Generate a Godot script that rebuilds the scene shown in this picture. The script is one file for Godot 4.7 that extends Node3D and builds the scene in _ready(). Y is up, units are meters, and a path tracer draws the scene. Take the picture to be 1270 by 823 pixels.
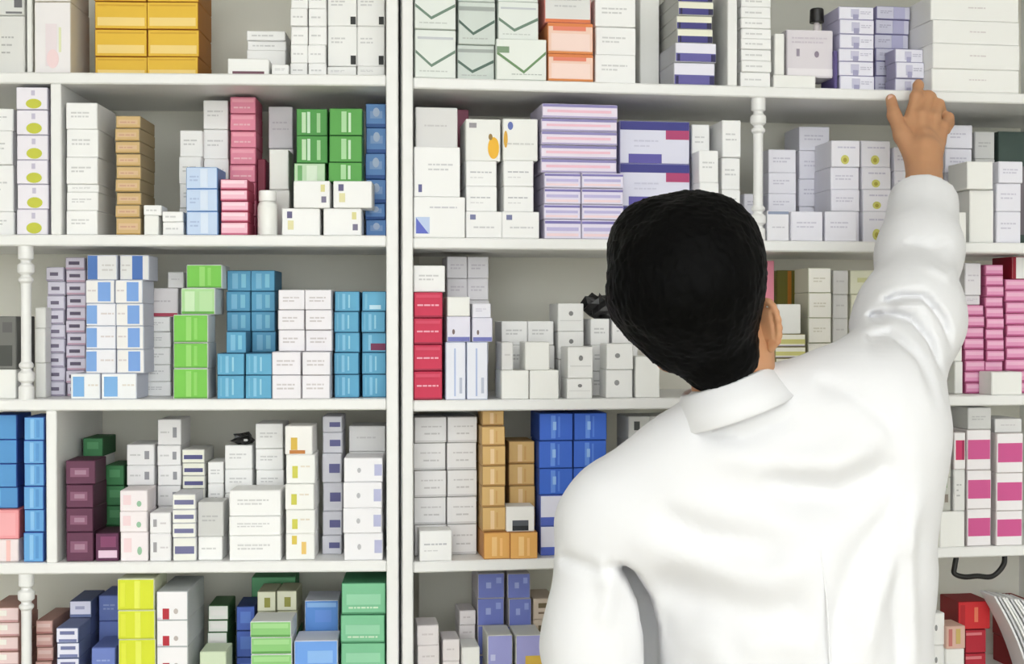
extends Node3D
# A pharmacist in a white coat reaches up to crowded medicine shelves.

# ---- camera (metres; the first shelving unit's front stands in the plane z = 0)
const CAM_POS := Vector3(0.094, 1.5, 2.1745)
const CAM_YAW := -2.3
const CAM_PITCH := -0.5661
const CAM_FOV := 27.6847
const EXPOSURE := 0.365
const SKY := 13.0  # background brightness that comes in through the unseen window

var rng := RandomNumberGenerator.new()
var mats := {}
var meshes := {}
var taken := {}
var units := {}

# ------------------------------------------------------------------ helpers
func mat(rgb: Array, rough := 0.6, extra := "") -> StandardMaterial3D:
	var key := "%s_%s_%s" % [str(rgb), rough, extra]
	if mats.has(key):
		return mats[key]
	var m := StandardMaterial3D.new()
	m.albedo_color = Color8(int(rgb[0]), int(rgb[1]), int(rgb[2]))
	m.roughness = rough
	mats[key] = m
	return m

func numbered(called: String) -> String:
	var n: int = taken.get(called, 0)
	taken[called] = n + 1
	return called if n == 0 else "%s_%03d" % [called, n]

func thing(called: String, label: String, category: String, t: Transform3D, group := "") -> Node3D:
	var o := Node3D.new()
	o.name = numbered(called)
	add_child(o)
	o.transform = t
	o.set_meta("label", label)
	o.set_meta("category", category)
	if group != "":
		o.set_meta("group", group)
	return o

func part(called: String, mesh: Mesh, m: Material, parent: Node, at := Vector3.ZERO) -> MeshInstance3D:
	var o := MeshInstance3D.new()
	o.name = called
	o.mesh = mesh
	o.material_override = m
	o.cast_shadow = GeometryInstance3D.SHADOW_CASTING_SETTING_ON
	parent.add_child(o, true)
	o.position = at
	return o

func structure(called: String, mesh: Mesh, m: Material, at: Vector3) -> MeshInstance3D:
	var o := part(called, mesh, m, self, at)
	o.set_meta("kind", "structure")
	return o

func tri(st: SurfaceTool, a: Vector3, b: Vector3, c: Vector3, n: Vector3) -> void:
	st.set_normal(n)
	if (b - a).cross(c - a).dot(n) > 0.0:
		st.add_vertex(a); st.add_vertex(c); st.add_vertex(b)
	else:
		st.add_vertex(a); st.add_vertex(b); st.add_vertex(c)

func quad(st: SurfaceTool, a: Vector3, b: Vector3, c: Vector3, d: Vector3, n: Vector3) -> void:
	tri(st, a, b, c, n)
	tri(st, a, c, d, n)

func add_box(st: SurfaceTool, c: Vector3, size: Vector3, bevel: float) -> void:
	var h := size * 0.5
	var b := minf(bevel, minf(h.x, minf(h.y, h.z)) * 0.45)
	var px := {}
	for i in 8:
		var s := Vector3(1.0 if i & 1 else -1.0, 1.0 if i & 2 else -1.0, 1.0 if i & 4 else -1.0)
		px[i] = [c + s * Vector3(h.x, h.y - b, h.z - b), c + s * Vector3(h.x - b, h.y, h.z - b), c + s * Vector3(h.x - b, h.y - b, h.z), s]
	for ax in 3:
		var o1 := 1 << ((ax + 1) % 3)
		var o2 := 1 << ((ax + 2) % 3)
		for sg in 2:
			var base := (1 << ax) * sg
			var n := Vector3.ZERO
			n[ax] = 1.0 if sg else -1.0
			quad(st, px[base][ax], px[base | o1][ax], px[base | o1 | o2][ax], px[base | o2][ax], n)
		if b > 0.0:
			# edges running along axis ax, between the faces of the two other axes
			var a1 := (ax + 1) % 3
			var a2 := (ax + 2) % 3
			for k in 4:
				var e := (o1 if k & 1 else 0) | (o2 if k & 2 else 0)
				var f := e | (1 << ax)
				var n2 := Vector3.ZERO
				n2[a1] = 1.0 if k & 1 else -1.0
				n2[a2] = 1.0 if k & 2 else -1.0
				quad(st, px[e][a1], px[f][a1], px[f][a2], px[e][a2], n2.normalized())
	if b > 0.0:
		for i in 8:
			tri(st, px[i][0], px[i][1], px[i][2], (px[i][3] as Vector3).normalized())

func box_mesh(size: Vector3, bevel := 0.0012) -> Mesh:
	var key := "box%.4f_%.4f_%.4f_%.4f" % [size.x, size.y, size.z, bevel]
	if meshes.has(key):
		return meshes[key]
	var st := SurfaceTool.new()
	st.begin(Mesh.PRIMITIVE_TRIANGLES)
	add_box(st, Vector3.ZERO, size, bevel)
	meshes[key] = st.commit()
	return meshes[key]

func lathe(profile: Array, sides := 20) -> Mesh:
	# profile: [radius, height] pairs from the bottom up
	var st := SurfaceTool.new()
	st.begin(Mesh.PRIMITIVE_TRIANGLES)
	for i in profile.size() - 1:
		var p: Array = profile[i]
		var q: Array = profile[i + 1]
		for s in sides:
			var a0 := TAU * s / sides
			var a1 := TAU * (s + 1) / sides
			var d0 := Vector3(cos(a0), 0, sin(a0))
			var d1 := Vector3(cos(a1), 0, sin(a1))
			var dr: float = q[0] - p[0]
			var dh: float = q[1] - p[1]
			var n0 := (d0 * dh - Vector3.UP * dr).normalized()
			var n1 := (d1 * dh - Vector3.UP * dr).normalized()
			var A: Vector3 = d0 * p[0] + Vector3.UP * p[1]
			var B: Vector3 = d1 * p[0] + Vector3.UP * p[1]
			var C: Vector3 = d1 * q[0] + Vector3.UP * q[1]
			var D: Vector3 = d0 * q[0] + Vector3.UP * q[1]
			for v in [[A, n0], [C, n1], [D, n0], [A, n0], [B, n1], [C, n1]]:
				st.set_normal(v[1])
				st.add_vertex(v[0])
	return st.commit()

func tube(points: Array, radius: float, sides := 8) -> Mesh:
	var st := SurfaceTool.new()
	st.begin(Mesh.PRIMITIVE_TRIANGLES)
	var rings := []
	for i in points.size():
		var p: Vector3 = points[i]
		var nxt: Vector3 = points[mini(i + 1, points.size() - 1)]
		var prv: Vector3 = points[maxi(i - 1, 0)]
		var d := (nxt - prv).normalized()
		var e := d.cross(Vector3(0.31, 0.2, 0.93)).normalized()
		var f := d.cross(e)
		var ring := []
		for s in sides:
			var n := e * cos(TAU * s / sides) + f * sin(TAU * s / sides)
			ring.append([p + n * radius, n])
		rings.append(ring)
	for i in rings.size() - 1:
		for s in sides:
			var a = rings[i][s]
			var b = rings[i][(s + 1) % sides]
			var c = rings[i + 1][(s + 1) % sides]
			var d2 = rings[i + 1][s]
			for v in [a, c, b, a, d2, c]:
				st.set_normal(v[1])
				st.add_vertex(v[0])
	return st.commit()

# ------------------------------------------------------------------ printed cartons
func print_mesh(p: Array, w: float, h: float, variant: int) -> Mesh:
	# flat print on the front panel, p = [kind, x0, y0, x1, y1, ...] as fractions from the top edge
	var key := "print%s_%.4f_%.4f_%d" % [str(p), w, h, variant if p[0] == "t" else 0]
	if meshes.has(key):
		return meshes[key]
	var st := SurfaceTool.new()
	st.begin(Mesh.PRIMITIVE_TRIANGLES)
	var x0: float = (p[1] - 0.5) * w
	var x1: float = (p[3] - 0.5) * w
	var y1: float = (0.5 - p[2]) * h
	var y0: float = (0.5 - p[4]) * h
	var zt := 0.00015
	if p[0] == "b":
		add_box(st, Vector3((x0 + x1) / 2, (y0 + y1) / 2, zt), Vector3(x1 - x0, y1 - y0, 0.0003), 0.0)
	elif p[0] == "o":
		var c := Vector3((x0 + x1) / 2, (y0 + y1) / 2, 2 * zt)
		for i in 18:
			var a := TAU * i / 18.0
			var b := TAU * (i + 1) / 18.0
			var pa := c + Vector3(cos(a) * (x1 - x0) / 2, sin(a) * (y1 - y0) / 2, 0)
			var pb := c + Vector3(cos(b) * (x1 - x0) / 2, sin(b) * (y1 - y0) / 2, 0)
			tri(st, c, pa, pb, Vector3.BACK)
			var n := (pa + pb - 2 * c).normalized()
			quad(st, pa, pb, pb - Vector3(0, 0, 2 * zt), pa - Vector3(0, 0, 2 * zt), n)
	elif p[0] == "w":
		var tp := [Vector3(x0, y1, 2 * zt), Vector3(x0, y0, 2 * zt), Vector3(x1, y0, 2 * zt)]
		tri(st, tp[0], tp[1], tp[2], Vector3.BACK)
		quad(st, tp[0], tp[2], tp[2] - Vector3(0, 0, 2 * zt), tp[0] - Vector3(0, 0, 2 * zt), Vector3(1, 1, 0).normalized())
	elif p[0] == "v":
		var t := 0.005
		var pts := [Vector3(x0, y1, 2 * zt), Vector3(lerpf(x0, x1, p[6]), y0, 2 * zt), Vector3(x1, y1 + 0.001, 2 * zt)]
		for i in 2:
			quad(st, pts[i], pts[i + 1], pts[i + 1] + Vector3(0, -t, 0), pts[i] + Vector3(0, -t, 0), Vector3.BACK)
			quad(st, pts[i], pts[i + 1], pts[i + 1] - Vector3(0, 0, 2 * zt), pts[i] - Vector3(0, 0, 2 * zt), Vector3.UP)
	elif p[0] == "t":
		# illegible small print: rows of short dashes of uneven length
		var r := RandomNumberGenerator.new()
		r.seed = hash(str(p)) + variant
		var lines: int = p[6]
		for l in lines:
			var ly := lerpf(y1, y0, (l + 0.5) / lines)
			var lh := minf((y1 - y0) / lines * 0.45, 0.0026)
			var x := x0
			while x < x1 - 0.002:
				var wd := minf(r.randf_range(0.003, 0.011), x1 - x)
				add_box(st, Vector3(x + wd / 2, ly, zt), Vector3(wd, lh, 0.0003), 0.0)
				x += wd + 0.0016
			x1 = lerpf(x0, (p[3] - 0.5) * w, r.randf_range(0.6, 1.0))
	meshes[key] = st.commit()
	return meshes[key]

const PRINT_NAMES := {"b": "printed_band", "o": "printed_mark", "v": "printed_chevron", "w": "printed_triangle", "t": "small_print"}

func carton(unit: String, style: Array, label: String, group: String, called: String, u0: float, u1: float, v0: float, v1: float, sb: float, dep: float) -> void:
	var gap := 0.0007
	var w := u1 - u0 - 2 * gap
	var h := v1 - v0 - 0.0002
	var back := rng.randf_range(0.0, 0.006)
	var base: Transform3D = units[unit]
	var turn := rng.randf_range(-0.022, 0.022)
	var t := base * Transform3D(Basis(Vector3.UP, turn), Vector3((u0 + u1) / 2, v0 + 0.0001, -sb - back - dep / 2))
	var o := thing(called, label, "box", t, group)
	# cardboard body, then the closed end flap that faces out, then its print
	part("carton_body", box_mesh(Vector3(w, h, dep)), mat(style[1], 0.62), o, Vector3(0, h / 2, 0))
	var fw := w - 0.0022
	var fh := h - 0.0022
	var face := Vector3(0, h / 2, dep / 2 + 0.0003)
	part("end_flap", box_mesh(Vector3(fw, fh, 0.0006), 0.0002), mat(style[0], 0.55), o, face)
	var lift := 0.0003
	for p in style[2]:
		lift += 0.00012
		part(PRINT_NAMES[p[0]], print_mesh(p, fw, fh, rng.randi() % 3), mat(p[5], 0.55), o, face + Vector3(0, 0, lift))

func place_cartons() -> void:
	var ord := ["", "second", "third", "fourth", "fifth", "sixth", "seventh", "eighth", "ninth", "tenth", "eleventh"]
	for s in STACKS:
		var style: Array = STYLES[s[1]]
		var us: Array = s[8]
		var vs: Array = s[9]
		for c in us.size() - 1:
			for r in vs.size() - 1:
				var n: int = vs.size() - 1
				var place := ""
				if n > 1:
					place = ", topmost" if r == 0 else (", lowest" if r == n - 1 else ", %s from top" % ord[r])
				var label: String = s[3] + ", " + s[4][c] + place
				carton(s[0], style, label, s[5], s[2], us[c] * 0.001, us[c + 1] * 0.001, vs[r + 1] * 0.001, vs[r] * 0.001, s[6] * 0.001, s[7] * 0.001)

# ------------------------------------------------------------------ smooth figures (surface nets over joined tapered capsules)
var ba: PackedVector3Array
var bab: PackedVector3Array
var binv: PackedFloat32Array
var br0: PackedFloat32Array
var br1: PackedFloat32Array

func set_bones(bones: Array, grow := 0.0) -> void:
	ba = PackedVector3Array(); bab = PackedVector3Array(); binv = PackedFloat32Array(); br0 = PackedFloat32Array(); br1 = PackedFloat32Array()
	for b in bones:
		var p := Vector3(b[0], b[1], b[2])
		var q := Vector3(b[4], b[5], b[6])
		ba.append(p)
		bab.append(q - p)
		binv.append(1.0 / maxf((q - p).length_squared(), 1e-9))
		br0.append(b[3] + grow)
		br1.append(b[7] + grow)

func bone_d(i: int, p: Vector3) -> float:
	var a := ba[i]
	var ab := bab[i]
	var t := clampf((p - a).dot(ab) * binv[i], 0.0, 1.0)
	return p.distance_to(a + ab * t) - lerpf(br0[i], br1[i], t)

func nets(st: SurfaceTool, k: float, lo: Vector3, hi: Vector3, cell: float, cuts: Array, shape: int, slack: float) -> void:
	var nb := 4
	var n := Vector3i(((hi - lo) / (cell * nb)).ceil()) * nb
	var sx := n.x + 1
	var sy := n.y + 1
	var sxy := sx * sy
	var val := PackedFloat32Array()
	val.resize(sxy * (n.z + 1))
	val.fill(9.0)
	var vid := PackedInt32Array()
	vid.resize(val.size())
	vid.fill(-1)
	var active := []
	var half := cell * nb * 0.5
	var diag := half * 1.7321
	for bz in n.z / nb:
		for by in n.y / nb:
			for bx in n.x / nb:
				var c := lo + Vector3(bx, by, bz) * (cell * nb) + Vector3(half, half, half)
				var dm := 9.0
				var ds := []
				for i in ba.size():
					var d := bone_d(i, c)
					ds.append(d)
					dm = minf(dm, d)
				if dm > diag + slack or dm < -(diag + slack + k * 1.5):
					continue
				var near := PackedInt32Array()
				for i in ba.size():
					if ds[i] < dm + 2.0 * diag + k:
						near.append(i)
				active.append(Vector3i(bx, by, bz) * nb)
				for z in range(bz * nb, bz * nb + nb + 1):
					for y in range(by * nb, by * nb + nb + 1):
						var row := z * sxy + y * sx
						for x in range(bx * nb, bx * nb + nb + 1):
							if val[row + x] != 9.0:
								continue
							var p := lo + Vector3(x, y, z) * cell
							var d := 9.0
							for i in near:
								var e := bone_d(i, p)
								var g := maxf(k - absf(d - e), 0.0)
								d = minf(d, e) - g * g / (4.0 * k)
							if shape > 0 and absf(d) < slack + cell * 2.0:
								d += fold_shape(p) if shape == 1 else hair_shape(p)
							for pl in cuts:
								d = maxf(d, (pl as Plane).distance_to(p))
							val[row + x] = d
	var verts := PackedVector3Array()
	var cells := []
	var corner := [0, 1, sx, sx + 1, sxy, sxy + 1, sxy + sx, sxy + sx + 1]
	var edges := [[0, 1], [2, 3], [4, 5], [6, 7], [0, 2], [1, 3], [4, 6], [5, 7], [0, 4], [1, 5], [2, 6], [3, 7]]
	for blk in active:
		for z in range(blk.z, blk.z + nb):
			for y in range(blk.y, blk.y + nb):
				for x in range(blk.x, blk.x + nb):
					var at: int = z * sxy + y * sx + x
					var inside := 0
					var v := []
					for q in 8:
						var f := val[at + corner[q]]
						v.append(f)
						if f < 0.0:
							inside += 1
					if inside == 0 or inside == 8:
						continue
					var sum := Vector3.ZERO
					var cnt := 0
					for e in edges:
						var f0: float = v[e[0]]
						var f1: float = v[e[1]]
						if (f0 < 0.0) == (f1 < 0.0):
							continue
						var t := f0 / (f0 - f1)
						var c0 := Vector3(e[0] & 1, (e[0] >> 1) & 1, e[0] >> 2)
						var c1 := Vector3(e[1] & 1, (e[1] >> 1) & 1, e[1] >> 2)
						sum += c0.lerp(c1, t)
						cnt += 1
					vid[at] = verts.size()
					verts.append(lo + (Vector3(x, y, z) + sum / cnt) * cell)
					cells.append(at)
	var norms := PackedVector3Array()
	norms.resize(verts.size())
	var tris := PackedInt32Array()
	var steps := [1, sx, sxy]
	for at in cells:
		var f0 := val[at]
		for ax in 3:
			var f1 := val[at + steps[ax]]
			if (f0 < 0.0) == (f1 < 0.0):
				continue
			var s1: int = steps[(ax + 1) % 3]
			var s2: int = steps[(ax + 2) % 3]
			if at - s1 - s2 < 0:
				continue
			var a := vid[at]
			var b := vid[at - s1]
			var c := vid[at - s1 - s2]
			var d := vid[at - s2]
			if b < 0 or c < 0 or d < 0:
				continue
			var out := Vector3.ZERO
			out[ax] = 1.0 if f0 < 0.0 else -1.0
			var fn := (verts[b] - verts[a]).cross(verts[c] - verts[a]) + (verts[c] - verts[a]).cross(verts[d] - verts[a])
			if fn.dot(out) > 0.0:
				tris.append_array([a, c, b, a, d, c])
			else:
				tris.append_array([a, b, c, a, c, d])
				fn = -fn
			for q in [a, b, c, d]:
				norms[q] += fn
	for i in tris:
		st.set_normal(norms[i].normalized())
		st.add_vertex(verts[i])

func bounds_lo(m: float) -> Vector3:
	var lo := Vector3(9, 9, 9)
	for i in ba.size():
		lo = lo.min(ba[i] - Vector3.ONE * (br0[i] + m)).min(ba[i] + bab[i] - Vector3.ONE * (br1[i] + m))
	return lo

func bounds_hi(m: float) -> Vector3:
	var hi := Vector3(-9, -9, -9)
	for i in ba.size():
		hi = hi.max(ba[i] + Vector3.ONE * (br0[i] + m)).max(ba[i] + bab[i] + Vector3.ONE * (br1[i] + m))
	return hi

# cloth folds: ridges and creases along polylines on the back and sleeve, measured across the wearer's back axis
var fold_list := []
var fold_axis := Vector3.BACK
var cloth_noise := FastNoiseLite.new()
var hair_noise := FastNoiseLite.new()

func fold_shape(p: Vector3) -> float:
	var out := 0.0
	for f in fold_list:
		var lo: Vector3 = f[3]
		var hi: Vector3 = f[4]
		if p.x < lo.x or p.y < lo.y or p.x > hi.x or p.y > hi.y:
			continue
		if (p - f[5]).dot(fold_axis) > f[6]:
			continue
		var best := 9.0
		var pts: Array = f[0]
		var along := 0.0
		for i in pts.size() - 1:
			var a: Vector3 = pts[i]
			var ab: Vector3 = pts[i + 1] - a
			var w := p - a
			w -= fold_axis * w.dot(fold_axis)
			var t := clampf(w.dot(ab) / ab.length_squared(), 0.0, 1.0)
			var d := w.distance_to(ab * t)
			if d < best:
				best = d
				along = (i + t) / (pts.size() - 1)
		var taper := smoothstep(0.0, 0.22, along) * smoothstep(0.0, 0.22, 1.0 - along)
		var q: float = best / f[2]
		out -= f[1] * exp(-q * q) * taper
	return out + cloth_noise.get_noise_3dv(p) * 0.0016

func hair_shape(p: Vector3) -> float:
	return hair_noise.get_noise_3d(p.x * 0.5, p.y * 0.4, p.z * 0.5) * 0.003 + hair_noise.get_noise_3d(p.x * 4.0 + p.y * 1.2, p.y * 0.9, p.z * 4.0) * 0.0028

func build_person() -> void:
	var feet := Vector3(0.5429, 0, 0.3974)
	var who := thing("person", "person in a white coat with short black hair reaching up to the shelf", "person", Transform3D(Basis(), feet))
	var skin := StandardMaterial3D.new()
	skin.albedo_color = Color8(190, 140, 102)
	skin.roughness = 0.6
	skin.subsurf_scatter_enabled = true
	skin.subsurf_scatter_strength = 0.08
	# ---- body: torso and limbs, then head and hand on finer grids, one mesh
	var st := SurfaceTool.new()
	st.begin(Mesh.PRIMITIVE_TRIANGLES)
	set_bones(BODY_BONES)
	nets(st, 0.05, bounds_lo(0.02), bounds_hi(0.02), 0.016, [], 0, 0.02)
	set_bones(HEAD_BONES)
	nets(st, 0.014, bounds_lo(0.02), bounds_hi(0.02), 0.0036, [], 0, 0.012)
	set_bones(EAR_BONES)
	nets(st, 0.0035, bounds_lo(0.008), bounds_hi(0.008), 0.0015, [], 0, 0.005)
	set_bones(HAND_BONES)
	nets(st, 0.007, bounds_lo(0.02), bounds_hi(0.02), 0.0024, [], 0, 0.01)
	part("body", st.commit(), skin, who, -feet)
	for e in EYES:
		part("eye", sphere(Vector3(0.012, 0.008, 0.012)), mat([60, 45, 40], 0.3), who, Vector3(e[0], e[1], e[2]) - feet)
	for e in NAILS:
		part("fingernail", sphere(Vector3(0.0052, 0.0062, 0.0022)), mat([206, 160, 140], 0.35), who, Vector3(e[0], e[1], e[2]) - feet)
	# ---- hair
	st = SurfaceTool.new()
	st.begin(Mesh.PRIMITIVE_TRIANGLES)
	set_bones(HAIR_BONES)
	hair_noise.seed = 5
	hair_noise.frequency = 40.0
	nets(st, 0.03, bounds_lo(0.02), bounds_hi(0.02), 0.003, HAIR_CUTS, 2, 0.02)
	var black := StandardMaterial3D.new()
	black.albedo_color = Color8(5, 5, 5)
	black.roughness = 0.55
	black.metallic_specular = 0.17
	part("hair", st.commit(), black, who, -feet)
	# ---- white coat
	var cloth := StandardMaterial3D.new()
	cloth.albedo_color = Color8(227, 227, 229)
	cloth.roughness = 0.9
	cloth.rim_enabled = true
	cloth.rim = 0.15
	fold_axis = Vector3(0.0401, -0.0099, -0.9991)
	for f in FOLDS:
		var pts := []
		var lo := Vector3(9, 9, 9)
		var hi := -lo
		for q in f[0]:
			var v := Vector3(q[0], q[1], q[2])
			pts.append(v)
			lo = lo.min(v)
			hi = hi.max(v)
		var m := Vector3.ONE * (float(f[2]) * 2.6 + 0.02)
		fold_list.append([pts, f[1], f[2], lo - m, hi + m, pts[0], f[3]])
	cloth_noise.seed = 9
	cloth_noise.frequency = 12.0
	st = SurfaceTool.new()
	st.begin(Mesh.PRIMITIVE_TRIANGLES)
	set_bones(COAT_BONES)
	var low := bounds_lo(0.03)
	var high := bounds_hi(0.03)
	nets(st, 0.055, Vector3(low.x, 0.93, low.z), high, 0.0052, COAT_CUTS, 1, 0.03)
	nets(st, 0.055, Vector3(low.x, 0.52, low.z), Vector3(high.x, 0.94, high.z), 0.016, [Plane(Vector3.DOWN, -0.56)], 0, 0.03)
	var coat := part("coat", st.commit(), cloth, who, -feet)
	coat.set_meta("label", "long white cotton coat")
	part("collar", collar_mesh(), cloth, coat, Vector3.ZERO)
	part("back_seam", tube(v3(SEAM), 0.0016, 6), cloth, coat, Vector3.ZERO)
	part("cuff", tube(v3(CUFF), 0.004, 8), cloth, coat, Vector3.ZERO)
	# ---- trousers and shoes
	st = SurfaceTool.new()
	st.begin(Mesh.PRIMITIVE_TRIANGLES)
	set_bones(LEG_BONES)
	nets(st, 0.03, bounds_lo(0.02), bounds_hi(0.02), 0.016, [Plane(Vector3.DOWN, -0.045)], 0, 0.02)
	part("trousers", st.commit(), mat([58, 60, 68], 0.85), who, -feet)
	for b in SHOE_BONES:
		st = SurfaceTool.new()
		st.begin(Mesh.PRIMITIVE_TRIANGLES)
		set_bones(b)
		nets(st, 0.02, bounds_lo(0.01), bounds_hi(0.01), 0.008, [Plane(Vector3.DOWN, 0.0)], 0, 0.01)
		part("shoe", st.commit(), mat([30, 28, 28], 0.4), who, -feet)

func v3(list: Array) -> Array:
	var out := []
	for q in list:
		out.append(Vector3(q[0], q[1], q[2]))
	return out

func sphere(r: Vector3) -> Mesh:
	var st := SurfaceTool.new()
	st.begin(Mesh.PRIMITIVE_TRIANGLES)
	for i in 8:
		for j in 14:
			var q := []
			for c in [[i, j], [i, j + 1], [i + 1, j + 1], [i + 1, j]]:
				var a: float = PI * c[0] / 8.0
				var b: float = TAU * c[1] / 14.0
				q.append(Vector3(sin(a) * cos(b), cos(a), sin(a) * sin(b)))
			for v in [q[0], q[2], q[1], q[0], q[3], q[2]]:
				st.set_normal((v / r).normalized())
				st.add_vertex(v * r)
	return st.commit()

func collar_mesh() -> Mesh:
	# a turned-down band round the neck: rings from the inner foot up over the fold and down the outside
	var st := SurfaceTool.new()
	st.begin(Mesh.PRIMITIVE_TRIANGLES)
	var rings := []
	for g in COLLAR:
		var c := Vector3(g[0], g[1], g[2])
		var ring := []
		for i in 48:
			var a := TAU * i / 48.0
			ring.append(c + Vector3(COLLAR_X[0], COLLAR_X[1], COLLAR_X[2]) * cos(a) * g[3] + Vector3(COLLAR_Z[0], COLLAR_Z[1], COLLAR_Z[2]) * sin(a) * g[4])
		rings.append(ring)
	st.set_smooth_group(0)
	for i in rings.size() - 1:
		for s in 48:
			var a: Vector3 = rings[i][s]
			var b: Vector3 = rings[i][(s + 1) % 48]
			var c: Vector3 = rings[i + 1][(s + 1) % 48]
			var d: Vector3 = rings[i + 1][s]
			for v in [a, b, c, a, c, d]:
				st.add_vertex(v)
	st.index()
	st.generate_normals()
	return st.commit()

# ------------------------------------------------------------------ shelving
func spindle_mesh(h: float) -> Mesh:
	var r := 0.0122
	var s := 0.0082
	var p := [[0.0, 0.0], [r, 0.0], [r, 0.020], [s, 0.023], [s, 0.026], [r * 1.06, 0.030], [r * 1.1, 0.036], [r * 1.06, 0.042], [s, 0.046], [s, 0.049], [r * 0.95, 0.052], [r * 0.95, 0.056], [s, 0.060], [s * 0.98, 0.075]]
	var out := p.duplicate()
	for i in range(p.size() - 1, -1, -1):
		out.append([p[i][0], h - p[i][1]])
	return lathe(out, 22)

func shelf_mesh(w: float, depth: float, corner: float) -> Mesh:
	# a board with rounded front edge; corner > 0 notches its inner back corner where two units meet at an angle
	var st := SurfaceTool.new()
	st.begin(Mesh.PRIMITIVE_TRIANGLES)
	if corner > 0.0:
		var cut := 0.19
		add_box(st, Vector3(0, SHELF_T / 2, -cut / 2), Vector3(w, SHELF_T, cut), 0.0022)
		add_box(st, Vector3(0.006, SHELF_T / 2, -(depth + cut) / 2 + 0.002), Vector3(w - 0.012, SHELF_T, depth - cut + 0.004), 0.0)
	else:
		add_box(st, Vector3(0, SHELF_T / 2, -depth / 2), Vector3(w, SHELF_T, depth), 0.0022)
	return st.commit()

func shelf_unit(key: String, label: String, stiles: Array, dividers: Array, spindles: Array, t: Transform3D, slant: float) -> void:
	var o := thing("shelf_unit", label, "shelving", t)
	units[key] = t
	var paint := mat([236, 236, 234], 0.42)
	var board := mat([232, 230, 217], 0.7)
	var depth := 0.29
	var top := 2.42
	var corner := depth * tan(slant)
	for i in stiles.size():
		var u: float = stiles[i]
		if slant > 0.0 and i == 0:
			# face-frame stile, and a thin side panel that runs parallel to the neighbouring unit
			part("upright", box_mesh(Vector3(0.0175, top, 0.022), 0.0018), paint, o, Vector3(u + 0.0005, top / 2, -0.007))
			var side := part("side_panel", box_mesh(Vector3(0.005, top, depth - 0.025), 0.0005), paint, o, Vector3(u - 0.009 + (0.022 + depth) * 0.5 * tan(slant), top / 2, -(0.022 + depth) / 2))
			side.rotation.y = -slant
		else:
			part("upright", box_mesh(Vector3(0.019, top, depth + 0.004), 0.0018), paint, o, Vector3(u, top / 2, -depth / 2 + 0.002))
	var a: float = stiles[0] + 0.0095
	var b: float = stiles[stiles.size() - 1] - 0.0095
	part("back_panel", box_mesh(Vector3(b - a - corner, top - 0.02, 0.006), 0.0005), board, o, Vector3((a + corner + b) / 2, top / 2, -depth + 0.004))
	for v in SHELVES:
		part("shelf", shelf_mesh(b - a, depth - 0.008, corner), paint, o, Vector3((a + b) / 2, v, 0))
	part("top_board", box_mesh(Vector3(b - a - corner, 0.02, depth), 0.002), paint, o, Vector3((a + corner + b) / 2, top - 0.012, -depth / 2 + 0.002))
	part("plinth", box_mesh(Vector3(b - a, 0.078, 0.016), 0.001), paint, o, Vector3((a + b) / 2, 0.039, -0.032))
	for d in dividers:
		var y0: float = SHELVES[d[1]] + SHELF_T
		var y1: float = SHELVES[d[1] - 1]
		part("divider", box_mesh(Vector3(0.0165, y1 - y0, depth - 0.01), 0.0015), paint, o, Vector3(d[0], (y0 + y1) / 2, -(depth - 0.01) / 2))
	for d in spindles:
		var y0: float = SHELVES[d[1]] + SHELF_T
		var y1: float = SHELVES[d[1] - 1]
		part("spindle", spindle_mesh(y1 - y0), paint, o, Vector3(d[0], y0, -0.0145))

func unseen_ceiling_light(at: Vector3, size: Vector2, energy: float, label: String) -> void:  # out of view overhead, placed to light shelves and coat from above
	var o := thing("unseen_ceiling_light", label, "ceiling light", Transform3D(Basis(), at), "unseen ceiling panels")
	part("housing", box_mesh(Vector3(size.x + 0.06, 0.05, size.y + 0.06), 0.004), mat([225, 225, 225], 0.5), o, Vector3(0, -0.025, 0))
	var glow := StandardMaterial3D.new()
	glow.albedo_color = Color(0.95, 0.95, 0.95)
	glow.emission_enabled = true
	glow.emission = Color(1.0, 1.0, 1.0)
	glow.emission_energy_multiplier = 1.5
	part("diffuser", box_mesh(Vector3(size.x, 0.006, size.y), 0.001), glow, o, Vector3(0, -0.053, 0))
	var l := AreaLight3D.new()
	l.name = "unseen_panel_light"
	l.area_size = size
	l.light_energy = energy
	l.light_color = Color(0.985, 0.99, 0.985)
	l.shadow_enabled = true
	l.area_range = 12.0
	o.add_child(l)
	l.position = Vector3(0, -0.062, 0)
	l.rotation_degrees = Vector3(-90, 0, 0)

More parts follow.
